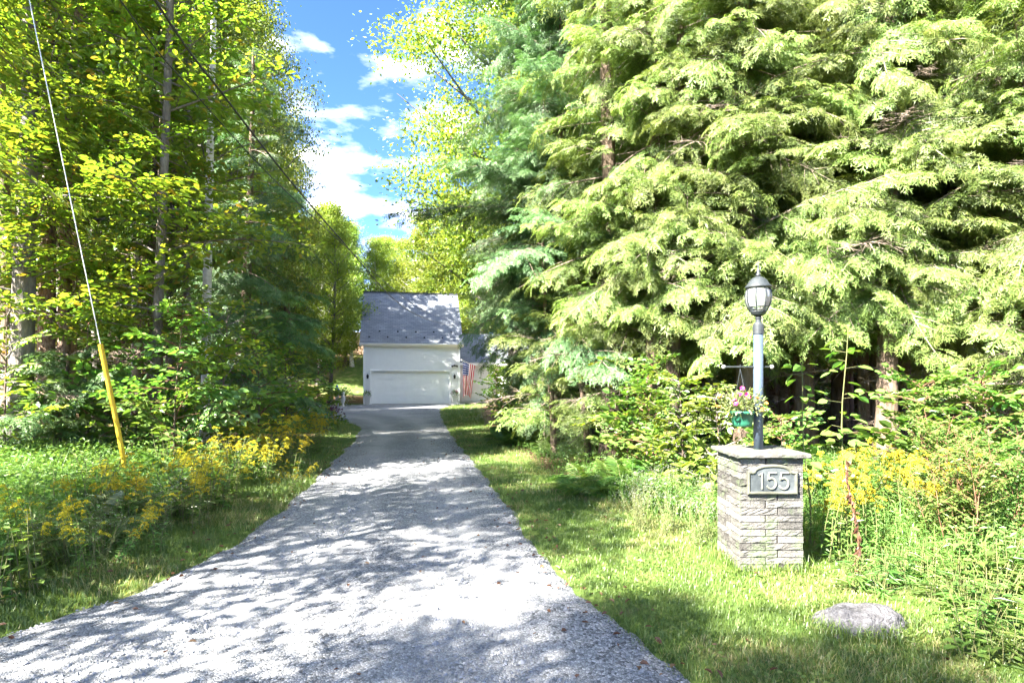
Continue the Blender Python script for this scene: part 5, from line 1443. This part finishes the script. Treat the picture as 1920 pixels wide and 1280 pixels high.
# shrub of thin brown stems and small leaves at the right, tall sapling and dead stalk
def shrub(name, label, x, y, h, nst, seed, spread=.35):
    g = np.random.default_rng(seed); t = thing(name, label, 'shrub', (x, y, float(gz(x, y))))
    sm_, lm = MB(), MB(); P, X = [], []
    for s in range(nst):
        az = g.random() * 6.28; ln = g.uniform(.05, spread); hh = h * g.uniform(.7, 1.1)
        o = np.array([g.normal(0, .1), g.normal(0, .1), 0]); d = np.array([math.cos(az) * ln, math.sin(az) * ln, 1])
        sm_.add(*tube([o + d * hh * q + np.array([.02 * math.sin(9 * q + s), .02 * math.cos(7 * q), 0]) for q in np.linspace(0, 1, 6)], np.linspace(.006, .002, 6), 4, False))
        for k in range(16):
            q = g.uniform(.22, 1); a2 = g.random() * 6.28; L = g.uniform(.12, .32); b0 = o + d * hh * q; dd = np.array([math.cos(a2) * .8, math.sin(a2) * .8, .55]) 
            sm_.add(*tube([b0, b0 + dd * L], [.003, .001], 3, False))
            for u in np.arange(.1, 1.02, .11):
                for sd in (-1, 1):
                    P.append(b0 + dd * L * u); X.append((-dd[1] * sd + dd[0] * .6, dd[0] * sd + dd[1] * .6, g.normal(.1, .3)))
    n = len(P)
    V, F, ix = inst(LANCE_V * np.array([1, 2.2, 1]), LANCE_F, np.array(P), np.array(X), np.concatenate([g.normal(0, .4, (n, 2)), np.ones((n, 1))], 1), g.uniform(.03, .055, n))
    lm.add(V, F, 0, np.clip(g.normal(.5, .22, n), 0, 1)[ix])
    sm_.obj('stems', M['redstem'], t); lm.obj('foliage', M['weed'], t)
shrub('leafy_shrub', 'fine-leaved green shrub on thin brown stems right of the goldenrod', 3.95, 5.05, .95, 14, 1)
shrub('leafy_shrub', 'fine-leaved shrub on brown stems at the right edge of the picture', 4.55, 5.0, 1.0, 14, 2)
shrub('leafy_shrub', 'fine-leaved shrub standing behind the other thin-stemmed shrubs', 4.5, 5.9, 1.05, 14, 3)
def big_sapling(label, x, y, h, seed, n, lean):
    g = np.random.default_rng(seed); t = thing('tall_sapling', label, 'sapling', (x, y, float(gz(x, y))))
    cv = lambda q: np.array([lean[0] * q * q + .02 * math.sin(8 * q), lean[1] * q, h * q])
    MB().add(*tube([cv(q) for q in np.linspace(0, 1, 10)], np.linspace(.009, .003, 10), 5)).obj('stem', M['stem'], t)
    lf = [MB().add(LEAF_V * np.array([1, 1.25, 1]), LEAF_F, 0, .3 + .2 * k).mesh('leaf', M['sapling']) for k in range(3)]
    for k in range(n):
        q = g.uniform(.35, 1); a = k * 2.4; r = g.uniform(.03, .2) * (1.2 - .6 * q)
        link('leaf', lf[int(g.integers(3))], t, cv(q) + np.array([math.cos(a) * r, math.sin(a) * r, .02]), (g.normal(0, .4), g.normal(.25, .3), a), g.uniform(.09, .15))
        if k % 2 == 0:
            MB().add(*tube([cv(q), cv(q) + np.array([math.cos(a) * r, math.sin(a) * r, .02])], .002, 3, False)).obj('twig', M['stem'], t)
big_sapling('tall leafy sapling with large pale leaves right of the pillar', 3.12, 5.35, 2.05, 1, 46, (.05, .05))
big_sapling('shorter sapling with drooping leaves between the pillar and the tall sapling', 2.88, 5.5, 1.75, 2, 36, (-.05, .1))
b = MB(); g = np.random.default_rng(2)
cv = lambda q: np.array([.05 * math.sin(5 * q), 0, 1.02 * q])
b.add(*tube([cv(q) for q in np.linspace(0, 1, 10)], np.linspace(.008, .003, 10), 5), 1)
n = 110; q = g.uniform(.12, .98, n); a = g.random(n) * 6.28
V, F, ix = inst(LEAF_V * np.array([1, .7, 3]), LEAF_F, np.array([cv(u) for u in q]), np.stack([np.cos(a) * .6, np.sin(a) * .6, -1 + g.normal(0, .4, n)], 1), g.normal(size=(n, 3)), g.uniform(.025, .065, n))
b.add(V, F, 0, g.random(n)[ix])
b.obj('dead_stalk', [M['brownleaf'], M['redstem']], loc=(2.66, 4.45, float(gz(2.66, 4.45))), label='withered brown stalk with curled dead leaves in front of the goldenrod', cat='plant')
